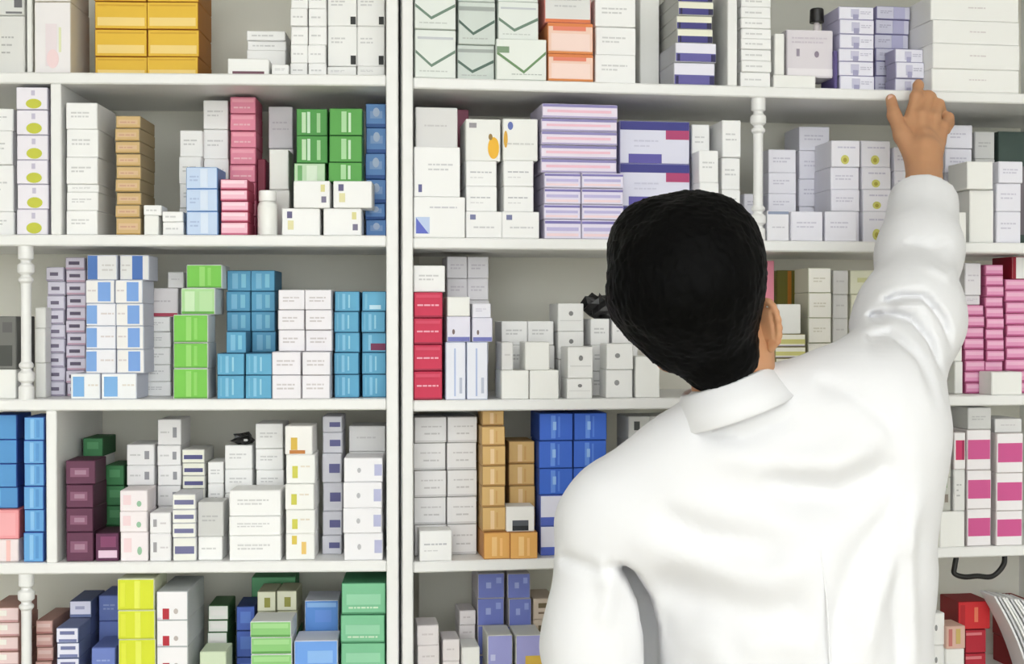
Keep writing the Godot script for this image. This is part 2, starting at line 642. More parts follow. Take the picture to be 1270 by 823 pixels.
func unseen_shop_front(wall: Material) -> void:
	# out of view behind the camera: unseen glazed front placed to light the shelves
	var st := SurfaceTool.new()
	st.begin(Mesh.PRIMITIVE_TRIANGLES)
	add_box(st, Vector3(0.3, 0.2, 3.95), Vector3(4.6, 0.5, 0.1), 0.0)
	add_box(st, Vector3(0.3, 2.85, 3.95), Vector3(4.6, 0.2, 0.1), 0.0)
	add_box(st, Vector3(-1.8, 1.6, 3.95), Vector3(0.4, 2.3, 0.1), 0.0)
	add_box(st, Vector3(2.4, 1.6, 3.95), Vector3(0.4, 2.3, 0.1), 0.0)
	structure("wall_front", st.commit(), wall, Vector3.ZERO)
	var glass := StandardMaterial3D.new()
	glass.albedo_color = Color(1, 1, 1, 0.06)
	glass.transparency = BaseMaterial3D.TRANSPARENCY_ALPHA
	glass.roughness = 0.0
	var win := Node3D.new()
	win.name = "unseen_window_1"
	add_child(win)
	win.position = Vector3(0.3, 1.6, 3.95)
	win.set_meta("kind", "structure")
	var frame := mat([210, 210, 210], 0.4)
	for i in 4:
		var x := -1.9 + i * 1.2667
		part("unseen_window_frame", box_mesh(Vector3(0.05, 2.3, 0.07), 0.002), frame, win, Vector3(clampf(x, -1.875, 1.875), 0, 0))
		if i < 3:
			part("unseen_pane", box_mesh(Vector3(1.2167, 2.2, 0.006), 0.0), glass, win, Vector3(x + 0.6333, 0, 0))
	for y in [-1.125, 1.125]:
		part("unseen_window_frame", box_mesh(Vector3(3.8, 0.05, 0.06), 0.002), frame, win, Vector3(0, y, 0))
	structure("unseen_pavement", box_mesh(Vector3(30, 0.1, 20), 0.0), mat([176, 174, 168], 0.9), Vector3(0.3, -0.11, 14.1))  # unseen ground outside, covers the background colour below the horizon

# ------------------------------------------------------------------ odd things among the cartons
func small_things() -> void:
	var t: Transform3D = units["L"] * Transform3D(Basis(), Vector3(-0.2149, 1.634, -0.03))
	var o := thing("pill_bottle", "white plastic pill bottle standing beside the pink cartons", "bottle", t)
	part("bottle_body", lathe([[0.0, 0.0], [0.014, 0.0], [0.0162, 0.002], [0.0165, 0.046], [0.0150, 0.052], [0.0125, 0.056], [0.0, 0.056]]), mat([238, 238, 234], 0.35), o)
	part("cap", lathe([[0.0, 0.0], [0.0142, 0.0], [0.0145, 0.001], [0.0145, 0.0155], [0.0135, 0.0170], [0.0, 0.0170]]), mat([244, 244, 242], 0.4), o, Vector3(0, 0.0565, 0))
	t = units["R"] * Transform3D(Basis(), Vector3(0.7261, 1.9957, -0.06))
	o = thing("dropper_bottle", "small dropper bottle with black cap on the lilac carton", "bottle", t)
	part("bottle_body", lathe([[0.0, 0.0], [0.0055, 0.0], [0.0060, 0.001], [0.0060, 0.014], [0.0042, 0.019], [0.0, 0.019]]), mat([214, 206, 206], 0.3), o)
	part("cap", lathe([[0.0, 0.0], [0.0122, 0.0], [0.0125, 0.001], [0.0118, 0.022], [0.0105, 0.024], [0.0, 0.024]]), mat([22, 20, 20], 0.35), o, Vector3(0, 0.0192, 0))
	pouch(units["R"] * Vector3(0.3515, 1.503, -0.10), Vector3(0.030, 0.026, 0.026), 3, "crumpled black plastic pouch beside the head")
	pouch(units["L"] * Vector3(-0.2671, 1.289, -0.105), Vector3(0.021, 0.0115, 0.022), 8, "small crumpled black wrapper on white carton stack")
	var loop := [
		Vector3(0.9712, 1.092, -0.03),
		Vector3(0.9708, 1.0847, -0.03),
		Vector3(0.9701, 1.0817, -0.03),
		Vector3(0.9694, 1.0782, -0.03),
		Vector3(0.9687, 1.0746, -0.03),
		Vector3(0.9683, 1.0715, -0.03),
		Vector3(0.9678, 1.0687, -0.03),
		Vector3(0.9672, 1.0659, -0.03),
		Vector3(0.9669, 1.0633, -0.03),
		Vector3(0.9671, 1.0609, -0.03),
		Vector3(0.9683, 1.0588, -0.03),
		Vector3(0.9707, 1.057, -0.03),
		Vector3(0.9739, 1.0555, -0.03),
		Vector3(0.9778, 1.0543, -0.03),
		Vector3(0.982, 1.0533, -0.03),
		Vector3(0.9863, 1.0526, -0.03),
		Vector3(0.9907, 1.0524, -0.03),
		Vector3(0.9955, 1.0526, -0.03),
		Vector3(1.0004, 1.0529, -0.03),
		Vector3(1.0054, 1.0533, -0.03),
		Vector3(1.0103, 1.0534, -0.03),
		Vector3(1.0153, 1.053, -0.03),
		Vector3(1.0204, 1.0522, -0.03),
		Vector3(1.0255, 1.0515, -0.03),
		Vector3(1.0302, 1.0511, -0.03),
		Vector3(1.0345, 1.0513, -0.03),
		Vector3(1.0381, 1.0521, -0.03),
		Vector3(1.0414, 1.0535, -0.03),
		Vector3(1.0443, 1.0552, -0.03),
		Vector3(1.047, 1.0572, -0.03),
		Vector3(1.0495, 1.0593, -0.03),
		Vector3(1.0521, 1.0618, -0.03),
		Vector3(1.0545, 1.0645, -0.03),
		Vector3(1.0567, 1.0675, -0.03),
		Vector3(1.0586, 1.0704, -0.03),
		Vector3(1.0601, 1.0732, -0.03),
		Vector3(1.061, 1.0759, -0.03),
		Vector3(1.0614, 1.0787, -0.03),
		Vector3(1.0615, 1.0813, -0.03),
		Vector3(1.0615, 1.0836, -0.03),
		Vector3(1.0615, 1.092, -0.03),
	]
	o = thing("cable", "black cable loop hanging under the shelf above red cartons", "cable", units["R"])
	part("cord", tube(loop, 0.0046, 8), mat([20, 19, 18], 0.5), o)
	t = units["R"] * Transform3D(Basis(Vector3.BACK, deg_to_rad(24.0)), Vector3(1.1018, 0.861, -0.034))
	o = thing("newspaper", "folded grey newspaper leaning at the shelf end", "newspaper", t)
	for i in 9:
		var tone := [[232, 232, 232], [206, 206, 208], [240, 240, 238]]
		part("sheet", sheet_mesh(0.05 + 0.003 * (i % 3), 0.175 - 0.004 * i, 0.0036, 0.007 + 0.0006 * i), mat(tone[i % 3], 0.8), o, Vector3(0.0060 * i, 0.0, 0.0))

func pouch(at: Vector3, r: Vector3, seed_: int, label: String) -> void:
	# a crumpled bag: facets of a squashed ball pushed in and out, flattened at its base
	var o := thing("plastic_pouch", label, "pouch", Transform3D(Basis(), at))
	var fn := FastNoiseLite.new()
	fn.seed = seed_
	fn.frequency = 1.1
	var st := SurfaceTool.new()
	st.begin(Mesh.PRIMITIVE_TRIANGLES)
	var pts := []
	for i in 8:
		var row := []
		for j in 12:
			var a := PI * i / 7.0
			var b := TAU * (j % 11) / 11.0
			var d := Vector3(sin(a) * cos(b), cos(a), sin(a) * sin(b))
			var k := 0.9 + 0.75 * fn.get_noise_3dv(d * 2.2)
			var p := d * r * k
			p.y = maxf(p.y + r.y * 0.78, 0.0)
			row.append(p)
		pts.append(row)
	for i in 7:
		for j in 11:
			for v in [pts[i][j], pts[i][j + 1], pts[i + 1][j + 1], pts[i][j], pts[i + 1][j + 1], pts[i + 1][j]]:
				st.set_smooth_group(-1)
				st.add_vertex(v)
	st.generate_normals()
	part("bag", st.commit(), mat([26, 26, 27], 0.3), o)
	part("label_patch", box_mesh(Vector3(r.x * 0.3, r.y * 0.3, 0.002), 0.0003), mat([190, 190, 190], 0.5), o, Vector3(r.x * 0.35, r.y * 0.75, r.z * 0.86))

func sheet_mesh(w: float, h: float, thick: float, bow: float) -> Mesh:
	# one folded sheet standing on its lower edge, bowed along its height; w runs away from the viewer
	var st := SurfaceTool.new()
	st.begin(Mesh.PRIMITIVE_TRIANGLES)
	for i in 10:
		var a := i / 10.0
		var b := (i + 1) / 10.0
		var xa := bow * sin(PI * a)
		var xb := bow * sin(PI * b)
		var c := [Vector3(xa, a * h, -w / 2), Vector3(xb, b * h, -w / 2), Vector3(xb, b * h, w / 2), Vector3(xa, a * h, w / 2)]
		var k := Vector3(thick, 0, 0)
		quad(st, c[0], c[1], c[2], c[3], Vector3.LEFT)
		quad(st, c[0] + k, c[1] + k, c[2] + k, c[3] + k, Vector3.RIGHT)
		quad(st, c[3], c[2], c[2] + k, c[3] + k, Vector3.BACK)
		quad(st, c[0], c[1], c[1] + k, c[0] + k, Vector3.FORWARD)
	quad(st, Vector3(0, h, -w / 2), Vector3(0, h, w / 2), Vector3(thick, h, w / 2), Vector3(thick, h, -w / 2), Vector3.UP)
	quad(st, Vector3(0, 0, -w / 2), Vector3(0, 0, w / 2), Vector3(thick, 0, w / 2), Vector3(thick, 0, -w / 2), Vector3.DOWN)
	return st.commit()

# ------------------------------------------------------------------ scene
func _ready() -> void:
	rng.seed = 20240611
	# camera, environment, lights
	var cam := Camera3D.new()
	cam.name = "camera"
	cam.position = CAM_POS
	cam.rotation_degrees = Vector3(CAM_PITCH, CAM_YAW, 0)
	cam.fov = CAM_FOV
	cam.near = 0.05
	cam.far = 50.0
	add_child(cam)
	cam.current = true
	var env := Environment.new()
	env.background_mode = Environment.BG_COLOR
	env.background_color = Color(0.965, 0.98, 0.985)
	env.background_energy_multiplier = SKY
	env.tonemap_mode = Environment.TONE_MAPPER_LINEAR
	env.tonemap_exposure = EXPOSURE
	env.sdfgi_enabled = true
	env.ssao_enabled = true
	env.ssil_enabled = true
	var we := WorldEnvironment.new()
	we.name = "environment"
	we.environment = env
	add_child(we)
	unseen_ceiling_light(Vector3(-0.45, 2.9, 2.1), Vector2(1.2, 0.6), 2.3, "unseen ceiling panel lighting the shelf end nearer the spindles")
	unseen_ceiling_light(Vector3(1.05, 2.9, 2.1), Vector2(1.2, 0.6), 2.3, "unseen ceiling panel lighting the person in white")
	unseen_ceiling_light(Vector3(-0.45, 2.9, 3.3), Vector2(1.2, 0.6), 2.3, "unseen ceiling panel far behind, on the spindle side")
	unseen_ceiling_light(Vector3(1.05, 2.9, 3.3), Vector2(1.2, 0.6), 2.3, "unseen ceiling panel far behind, on the person's side")
	# the room out of view; its pale walls bounce light onto the shelves
	var wall := mat([236, 235, 231], 0.85)
	structure("floor", box_mesh(Vector3(4.6, 0.1, 5.0), 0.0), mat([196, 188, 168], 0.5), Vector3(0.3, -0.05, 1.55))
	structure("ceiling", box_mesh(Vector3(4.6, 0.1, 5.0), 0.0), mat([238, 238, 236], 0.9), Vector3(0.3, 2.95, 1.55))
	structure("wall_back", box_mesh(Vector3(4.6, 3.0, 0.1), 0.0), wall, Vector3(0.3, 1.45, -0.75))
	unseen_shop_front(wall)
	structure("wall_left", box_mesh(Vector3(0.1, 3.0, 5.0), 0.0), wall, Vector3(-1.75, 1.45, 1.55))
	structure("wall_right", box_mesh(Vector3(0.1, 3.0, 5.0), 0.0), wall, Vector3(2.35, 1.45, 1.55))
	# the two shelving units; the second is turned a little away
	shelf_unit("L", "white painted shelving unit whose spindles stand by lilac and pink cartons", [-0.9905, -0.0115], [[-0.5456, 2], [-0.5545, 4]], [[-0.5978, 3], [-0.599, 5]], Transform3D(Basis(), Vector3.ZERO), 0.0)
	shelf_unit("R", "white painted shelving unit the person reaches into", [0.0125, 1.2405], [[0.5555, 1]], [[0.6054, 2]], Transform3D(Basis(Vector3.UP, deg_to_rad(6.3)), Vector3(0, -0.003, 0)), deg_to_rad(6.3))
	build_person()
	place_cartons()
	small_things()

# ------------------------------------------------------------------ measured data
const SHELVES := [2.134, 1.874, 1.616, 1.353, 1.092, 0.831, 0.57, 0.31, 0.08]
const SHELF_T := 0.018

# figure: joints [x, y, z, radius, x, y, z, radius] in metres
const COAT_BONES := [
	[0.4773, 1.1389, 0.3919, 0.108, 0.4783, 0.8479, 0.3948, 0.122],
	[0.4783, 0.8479, 0.3948, 0.122, 0.4674, 0.5354, 0.3975, 0.15],
	[0.6088, 1.2359, 0.3962, 0.107, 0.6151, 0.8479, 0.4003, 0.122],
	[0.6151, 0.8479, 0.4003, 0.122, 0.6236, 0.5354, 0.4037, 0.15],
	[0.5393, 1.1847, 0.4089, 0.115, 0.5392, 0.8534, 0.4122, 0.13],
	[0.3675, 1.2252, 0.3866, 0.09, 0.6268, 1.3212, 0.3861, 0.112],
	[0.43, 1.2877, 0.3885, 0.085, 0.6052, 1.3374, 0.3851, 0.095],
	[0.4529, 1.3582, 0.4088, 0.055, 0.3201, 1.2597, 0.3844, 0.056],
	[0.4795, 1.3721, 0.4097, 0.055, 0.6407, 1.3801, 0.376, 0.078],
	[0.2878, 1.2198, 0.3835, 0.064, 0.2727, 1.0659, 0.3944, 0.057],
	[0.2727, 1.0659, 0.3944, 0.057, 0.2771, 0.9362, 0.4259, 0.052],
	[0.2771, 0.9362, 0.4259, 0.052, 0.2809, 0.8231, 0.4872, 0.045],
	[0.3503, 1.1475, 0.2566, 0.055, 0.3791, 0.9164, 0.26, 0.06],
	[0.657, 1.3692, 0.3768, 0.083, 0.7541, 1.5, 0.2293, 0.068],
	[0.7541, 1.5, 0.2293, 0.068, 0.8072, 1.6059, 0.1203, 0.054],
	[0.8072, 1.6059, 0.1203, 0.054, 0.8347, 1.6798, 0.0556, 0.041],
	[0.8347, 1.6798, 0.0556, 0.041, 0.8429, 1.7035, 0.0357, 0.038],
	[0.6441, 1.3158, 0.3868, 0.077, 0.6303, 1.1713, 0.3977, 0.084],
]
var COAT_CUTS := [Plane(Vector3(0.3008, 0.6824, -0.6662), 1.3756)]
const BODY_BONES := [
	[0.4773, 1.1389, 0.3919, 0.068, 0.4783, 0.8479, 0.3948, 0.082],
	[0.4783, 0.8479, 0.3948, 0.082, 0.4674, 0.5354, 0.3975, 0.11],
	[0.6088, 1.2359, 0.3962, 0.067, 0.6151, 0.8479, 0.4003, 0.082],
	[0.6151, 0.8479, 0.4003, 0.082, 0.6236, 0.5354, 0.4037, 0.11],
	[0.5393, 1.1847, 0.4089, 0.075, 0.5392, 0.8534, 0.4122, 0.09],
	[0.3675, 1.2252, 0.3866, 0.05, 0.6268, 1.3212, 0.3861, 0.072],
	[0.43, 1.2877, 0.3885, 0.045, 0.6052, 1.3374, 0.3851, 0.055],
	[0.4529, 1.3582, 0.4088, 0.015, 0.3201, 1.2597, 0.3844, 0.016],
	[0.4795, 1.3721, 0.4097, 0.015, 0.6407, 1.3801, 0.376, 0.038],
	[0.2878, 1.2198, 0.3835, 0.024, 0.2727, 1.0659, 0.3944, 0.017],
	[0.2727, 1.0659, 0.3944, 0.017, 0.2771, 0.9362, 0.4259, 0.015],
	[0.2771, 0.9362, 0.4259, 0.015, 0.2809, 0.8231, 0.4872, 0.015],
	[0.3503, 1.1475, 0.2566, 0.015, 0.3791, 0.9164, 0.26, 0.02],
	[0.657, 1.3692, 0.3768, 0.043, 0.7541, 1.5, 0.2293, 0.028],
	[0.7541, 1.5, 0.2293, 0.028, 0.8072, 1.6059, 0.1203, 0.015],
	[0.8072, 1.6059, 0.1203, 0.015, 0.8347, 1.6798, 0.0556, 0.015],
	[0.8347, 1.6798, 0.0556, 0.015, 0.8429, 1.7035, 0.0357, 0.015],
	[0.6441, 1.3158, 0.3868, 0.037, 0.6303, 1.1713, 0.3977, 0.044],
	[0.4829, 0.95, 0.3974, 0.08, 0.4529, 0.5, 0.3924, 0.055],
	[0.4529, 0.5, 0.3924, 0.055, 0.4429, 0.09, 0.3974, 0.04],
	[0.6029, 0.95, 0.3974, 0.08, 0.6329, 0.5, 0.3924, 0.055],
	[0.6329, 0.5, 0.3924, 0.055, 0.6429, 0.09, 0.3974, 0.04],
]
const HEAD_BONES := [
	[0.3957, 1.5495, 0.4541, 0.084, 0.3848, 1.5453, 0.4207, 0.082],
	[0.3666, 1.5123, 0.4, 0.05, 0.3994, 1.5213, 0.3882, 0.05],
	[0.3904, 1.4781, 0.3853, 0.045, 0.3875, 1.4544, 0.3592, 0.026],
	[0.4372, 1.4875, 0.4003, 0.022, 0.4009, 1.4544, 0.3597, 0.018],
	[0.3643, 1.4676, 0.4266, 0.022, 0.379, 1.4484, 0.3676, 0.018],
	[0.3664, 1.5225, 0.3524, 0.007, 0.3645, 1.4987, 0.3292, 0.011],
	[0.36, 1.494, 0.3435, 0.007, 0.3782, 1.499, 0.3369, 0.007],
	[0.3644, 1.4706, 0.3499, 0.007, 0.3899, 1.4776, 0.3407, 0.007],
	[0.3302, 1.5378, 0.3702, 0.009, 0.3939, 1.5553, 0.3472, 0.009],
	[0.4373, 1.4947, 0.4218, 0.055, 0.453, 1.4522, 0.4128, 0.0535],
	[0.453, 1.4522, 0.4128, 0.0535, 0.4677, 1.3491, 0.3894, 0.058],
]
const EAR_BONES := [
	[0.5019, 1.4663, 0.4563, 0.004, 0.504, 1.4709, 0.4604, 0.004],
	[0.504, 1.4709, 0.4604, 0.004, 0.5049, 1.4785, 0.464, 0.004],
	[0.5049, 1.4785, 0.464, 0.004, 0.5045, 1.4881, 0.4665, 0.004],
	[0.5045, 1.4881, 0.4665, 0.004, 0.5028, 1.4984, 0.4678, 0.004],
	[0.5028, 1.4984, 0.4678, 0.004, 0.5001, 1.5082, 0.4675, 0.004],
	[0.5001, 1.5082, 0.4675, 0.004, 0.4966, 1.516, 0.4658, 0.004],
	[0.4966, 1.516, 0.4658, 0.004, 0.493, 1.5208, 0.4629, 0.004],
	[0.493, 1.5208, 0.4629, 0.004, 0.4896, 1.522, 0.4591, 0.004],
	[0.4896, 1.522, 0.4591, 0.004, 0.4869, 1.5195, 0.4549, 0.004],
	[0.4869, 1.5195, 0.4549, 0.004, 0.4852, 1.5135, 0.451, 0.004],
	[0.4852, 1.5135, 0.451, 0.004, 0.4849, 1.5049, 0.4478, 0.004],
	[0.4988, 1.4711, 0.4541, 0.0062, 0.4984, 1.4623, 0.4508, 0.0056],
	[0.4914, 1.5103, 0.4576, 0.0034, 0.499, 1.4771, 0.4563, 0.0034],
	[0.4855, 1.5042, 0.4484, 0.006, 0.4909, 1.4728, 0.4449, 0.007],
	[0.4837, 1.5092, 0.4519, 0.0036, 0.4896, 1.4749, 0.4481, 0.0036],
	[0.4868, 1.5093, 0.4558, 0.0036, 0.4927, 1.475, 0.452, 0.0036],
	[0.49, 1.5094, 0.4597, 0.0036, 0.4959, 1.4751, 0.4559, 0.0036],
	[0.4931, 1.5095, 0.4636, 0.0036, 0.499, 1.4752, 0.4598, 0.0036],
]
const HAND_BONES := [
	[0.8128, 1.6195, 0.1004, 0.036, 0.8429, 1.7035, 0.0357, 0.0315],
	[0.8429, 1.7035, 0.0357, 0.0315, 0.855, 1.7503, 0.0007, 0.0275],
	[0.855, 1.7503, 0.0007, 0.0275, 0.8585, 1.7713, -0.0094, 0.029],
	[0.8466, 1.7633, -0.0098, 0.0145, 0.8468, 1.8274, -0.0505, 0.0105],
	[0.8545, 1.7633, -0.0095, 0.0145, 0.8669, 1.8382, -0.0498, 0.011],
	[0.8638, 1.7633, -0.0091, 0.0145, 0.8892, 1.8344, -0.0508, 0.0105],
	[0.873, 1.7633, -0.0087, 0.0145, 0.9068, 1.8201, -0.054, 0.0095],
	[0.8487, 1.7945, -0.036, 0.012, 0.8903, 1.7911, -0.0383, 0.012],
	[0.852, 1.7802, -0.0178, 0.0195, 0.8746, 1.7821, -0.0209, 0.0185],
	[0.8543, 1.7501, 0.0026, 0.027, 0.8653, 1.7972, -0.0254, 0.018],
	[0.8468, 1.8274, -0.0505, 0.0105, 0.865, 1.8735, -0.0682, 0.0092],
	[0.865, 1.8735, -0.0682, 0.0092, 0.8759, 1.8959, -0.088, 0.008],
	[0.8759, 1.8959, -0.088, 0.008, 0.8821, 1.9032, -0.1058, 0.0072],
	[0.8669, 1.8382, -0.0498, 0.011, 0.8881, 1.8748, -0.0753, 0.0098],
	[0.8881, 1.8748, -0.0753, 0.0098, 0.895, 1.8747, -0.083, 0.0088],
	[0.895, 1.8747, -0.083, 0.0088, 0.8971, 1.8627, -0.0848, 0.008],
	[0.8892, 1.8344, -0.0508, 0.0105, 0.9058, 1.8611, -0.0744, 0.0092],
	[0.9058, 1.8611, -0.0744, 0.0092, 0.9114, 1.8528, -0.0821, 0.0084],
	[0.9114, 1.8528, -0.0821, 0.0084, 0.9087, 1.8392, -0.0821, 0.0076],
	[0.9068, 1.8201, -0.054, 0.0095, 0.9222, 1.8393, -0.0736, 0.0084],
	[0.9222, 1.8393, -0.0736, 0.0084, 0.9261, 1.8308, -0.0803, 0.0076],
	[0.9261, 1.8308, -0.0803, 0.0076, 0.9216, 1.8184, -0.0794, 0.0068],
	[0.8409, 1.7627, -0.005, 0.016, 0.8277, 1.8024, -0.026, 0.0135],
	[0.8277, 1.8024, -0.026, 0.0135, 0.8219, 1.8392, -0.0496, 0.0108],
	[0.8219, 1.8392, -0.0496, 0.0108, 0.8229, 1.8694, -0.0699, 0.0088],
]
const HAIR_BONES := [
	[0.3874, 1.5505, 0.4643, 0.097, 0.3899, 1.5488, 0.4494, 0.098],
	[0.3882, 1.5444, 0.4594, 0.09, 0.4292, 1.4572, 0.4419, 0.055],
	[0.3721, 1.5886, 0.4433, 0.06, 0.4189, 1.599, 0.445, 0.06],
	[0.3494, 1.5986, 0.4241, 0.055, 0.3858, 1.6086, 0.411, 0.055],
	[0.3415, 1.5231, 0.4361, 0.045, 0.3735, 1.4781, 0.4448, 0.04],
]
var HAIR_CUTS := [Plane(Vector3(-0.3439, 0.0193, -0.9388), -0.4625), Plane(Vector3(0.3707, -0.9284, 0.0241), -1.1417)]
const LEG_BONES := [
	[0.4829, 0.95, 0.3974, 0.1, 0.4529, 0.5, 0.3924, 0.075],
	[0.4529, 0.5, 0.3924, 0.075, 0.4429, 0.05, 0.3974, 0.062],
	[0.6029, 0.95, 0.3974, 0.1, 0.6329, 0.5, 0.3924, 0.075],
	[0.6329, 0.5, 0.3924, 0.075, 0.6429, 0.05, 0.3974, 0.062],
]
const SHOE_BONES := [[[0.4429, 0.045, 0.4574, 0.045, 0.4329, 0.035, 0.2574, 0.04], [0.4429, 0.06, 0.4274, 0.048, 0.4379, 0.05, 0.3474, 0.045]], [[0.6429, 0.045, 0.4574, 0.045, 0.6529, 0.035, 0.2574, 0.04], [0.6429, 0.06, 0.4274, 0.048, 0.6479, 0.05, 0.3474, 0.045]]]
const EYES := [
	[0.3946, 1.5331, 0.3444],
	[0.3382, 1.5176, 0.3648],
]
const NAILS := [
	[0.8198, 1.8702, -0.0625],
	[0.8757, 1.8962, -0.0895],
]
const SEAM := [
	[0.5415, 1.2439, 0.5164],
	[0.5431, 1.2053, 0.5256],
	[0.5475, 1.1758, 0.5285],
	[0.55, 1.1462, 0.5303],
	[0.5517, 1.1166, 0.5319],
	[0.5524, 1.0919, 0.5332],
	[0.5531, 1.0673, 0.5345],
	[0.5536, 1.028, 0.5366],
]
const CUFF := [
	[0.8741, 1.691, 0.0619],
	[0.8757, 1.6845, 0.056],
	[0.8754, 1.6784, 0.0496],
	[0.8732, 1.673, 0.043],
	[0.8692, 1.6684, 0.0365],
	[0.8637, 1.665, 0.0305],
	[0.857, 1.6628, 0.0253],
	[0.8492, 1.6621, 0.0211],
	[0.8409, 1.6628, 0.018],
	[0.8325, 1.665, 0.0164],
	[0.8244, 1.6684, 0.0163],
	[0.8169, 1.673, 0.0176],
	[0.8105, 1.6784, 0.0203],
	[0.8055, 1.6845, 0.0243],
	[0.8021, 1.691, 0.0294],
	[0.8006, 1.6974, 0.0352],
	[0.8009, 1.7035, 0.0416],
	[0.8031, 1.709, 0.0482],
	[0.807, 1.7135, 0.0547],
	[0.8125, 1.717, 0.0607],
	[0.8193, 1.7191, 0.066],
	[0.827, 1.7198, 0.0702],
	[0.8353, 1.7191, 0.0732],
	[0.8438, 1.717, 0.0748],
	[0.8519, 1.7135, 0.075],
	[0.8594, 1.709, 0.0736],
	[0.8658, 1.7035, 0.0709],
	[0.8708, 1.6974, 0.0669],
	[0.8741, 1.691, 0.0619],
]
const COLLAR := [
	[0.4562, 1.3671, 0.4138, 0.066, 0.068],
	[0.4456, 1.416, 0.4129, 0.056, 0.06],
	[0.4445, 1.4198, 0.4128, 0.0585, 0.0645],
	[0.4456, 1.4171, 0.4129, 0.062, 0.068],
	[0.4519, 1.399, 0.4133, 0.072, 0.08],
	[0.4604, 1.3778, 0.4139, 0.084, 0.094],
	[0.4604, 1.3746, 0.4139, 0.081, 0.091],
]
const COLLAR_X := [0.9394, 0.34, 0.0344]
const COLLAR_Z := [-0.0401, 0.0099, 0.9991]
# ridges (+) and creases (-): points, height, width, reach through the body
const FOLDS := [
	[[[0.4622, 1.3066, 0.4897], [0.5181, 1.2811, 0.4922], [0.5741, 1.2791, 0.4945], [0.6249, 1.3015, 0.4963], [0.6656, 1.3371, 0.4976]], -0.0213, 0.024, 0.1],
	[[[0.391, 1.3361, 0.4866], [0.4724, 1.3178, 0.49], [0.5639, 1.3198, 0.4937], [0.6249, 1.3473, 0.4958]], 0.01, 0.02, 0.1],
	[[[0.6656, 1.3066, 0.4979], [0.6351, 1.2506, 0.4972], [0.5893, 1.1997, 0.4959], [0.5638, 1.1285, 0.4956], [0.5557, 1.047, 0.496]], -0.0112, 0.016, 0.1],
	[[[0.6809, 1.2913, 0.4986], [0.6554, 1.2201, 0.4983], [0.6147, 1.1488, 0.4974], [0.5963, 1.047, 0.4977]], 0.01, 0.016, 0.1],
	[[[0.2842, 1.2353, 0.4833], [0.3808, 1.1977, 0.4875], [0.4723, 1.1794, 0.4914], [0.5486, 1.1997, 0.4942]], 0.0112, 0.028, 0.1],
	[[[0.3299, 1.1844, 0.4856], [0.4011, 1.1437, 0.4889], [0.4825, 1.1285, 0.4923], [0.5486, 1.1488, 0.4947]], -0.0112, 0.026, 0.1],
	[[[0.3198, 1.2913, 0.4841], [0.4113, 1.2557, 0.4882], [0.5028, 1.2425, 0.492], [0.5842, 1.2557, 0.4951]], 0.0063, 0.022, 0.1],
	[[[0.3299, 1.2588, 0.4849], [0.4215, 1.2221, 0.4889], [0.5232, 1.2079, 0.4931]], -0.0075, 0.022, 0.1],
	[[[0.2913, 1.1895, 0.484], [0.3177, 1.1651, 0.4853], [0.336, 1.1305, 0.4864], [0.3441, 1.0877, 0.4871], [0.3482, 1.0368, 0.4878], [0.3502, 0.986, 0.4884]], -0.075, 0.0065, 0.15],
	[[[0.218, 1.1895, 0.4811], [0.2435, 1.1834, 0.4821], [0.2791, 1.1773, 0.4836], [0.2974, 1.1855, 0.4843]], -0.01, 0.01, 0.1],
	[[[0.2689, 1.1997, 0.483], [0.2872, 1.1539, 0.4842], [0.279, 1.0979, 0.4844]], 0.0088, 0.012, 0.1],
	[[[0.692, 1.5125, 0.2967], [0.7023, 1.525, 0.297], [0.7216, 1.5319, 0.2977], [0.7489, 1.5319, 0.2988], [0.7739, 1.4989, 0.3002], [0.7875, 1.4488, 0.3012]], -0.0163, 0.0065, 0.2],
	[[[0.688, 1.5034, 0.3167], [0.697, 1.5146, 0.3169], [0.7127, 1.5203, 0.3175], [0.7397, 1.518, 0.3186], [0.76, 1.4854, 0.3197]], 0.0075, 0.006, 0.2],
	[[[0.6683, 1.4922, 0.336], [0.6794, 1.5033, 0.3364], [0.695, 1.5089, 0.3369], [0.7228, 1.4989, 0.3381], [0.744, 1.4677, 0.3393], [0.7495, 1.4109, 0.3401]], -0.0163, 0.0065, 0.2],
	[[[0.6298, 1.451, 0.3749], [0.657, 1.4728, 0.3758], [0.6821, 1.4793, 0.3767], [0.7082, 1.4455, 0.3781], [0.7147, 1.3747, 0.3791]], -0.01, 0.009, 0.2],
	[[[0.5464, 1.4214, 0.4419], [0.5882, 1.4109, 0.4437], [0.6406, 1.369, 0.4462], [0.6615, 1.3166, 0.4476]], -0.0075, 0.012, 0.2],
	[[[0.6656, 1.2506, 0.4984], [0.6635, 1.1692, 0.4992], [0.6736, 1.0368, 0.5009]], 0.0075, 0.01, 0.1],
	[[[0.6473, 1.2303, 0.4979], [0.6411, 1.1488, 0.4985], [0.6472, 1.0368, 0.4998]], -0.0063, 0.01, 0.1],
	[[[0.393, 1.3473, 0.4865], [0.4622, 1.3544, 0.4892], [0.5334, 1.3829, 0.4918]], -0.0075, 0.012, 0.1],
	[[[0.4367, 1.0877, 0.4908], [0.4926, 1.103, 0.4929], [0.5536, 1.0877, 0.4955]], 0.0063, 0.018, 0.1],
	[[[0.3909, 1.1081, 0.4888], [0.4316, 1.0572, 0.4909], [0.4366, 1.0063, 0.4917]], 0.0063, 0.02, 0.1],
	[[[0.7589, 1.6166, 0.1483], [0.7957, 1.6043, 0.1499], [0.8386, 1.6166, 0.1515]], -0.0063, 0.008, 0.2],
	[[[0.7613, 1.5786, 0.1788], [0.7975, 1.5605, 0.1804], [0.8398, 1.5786, 0.1819]], 0.005, 0.008, 0.2],
]

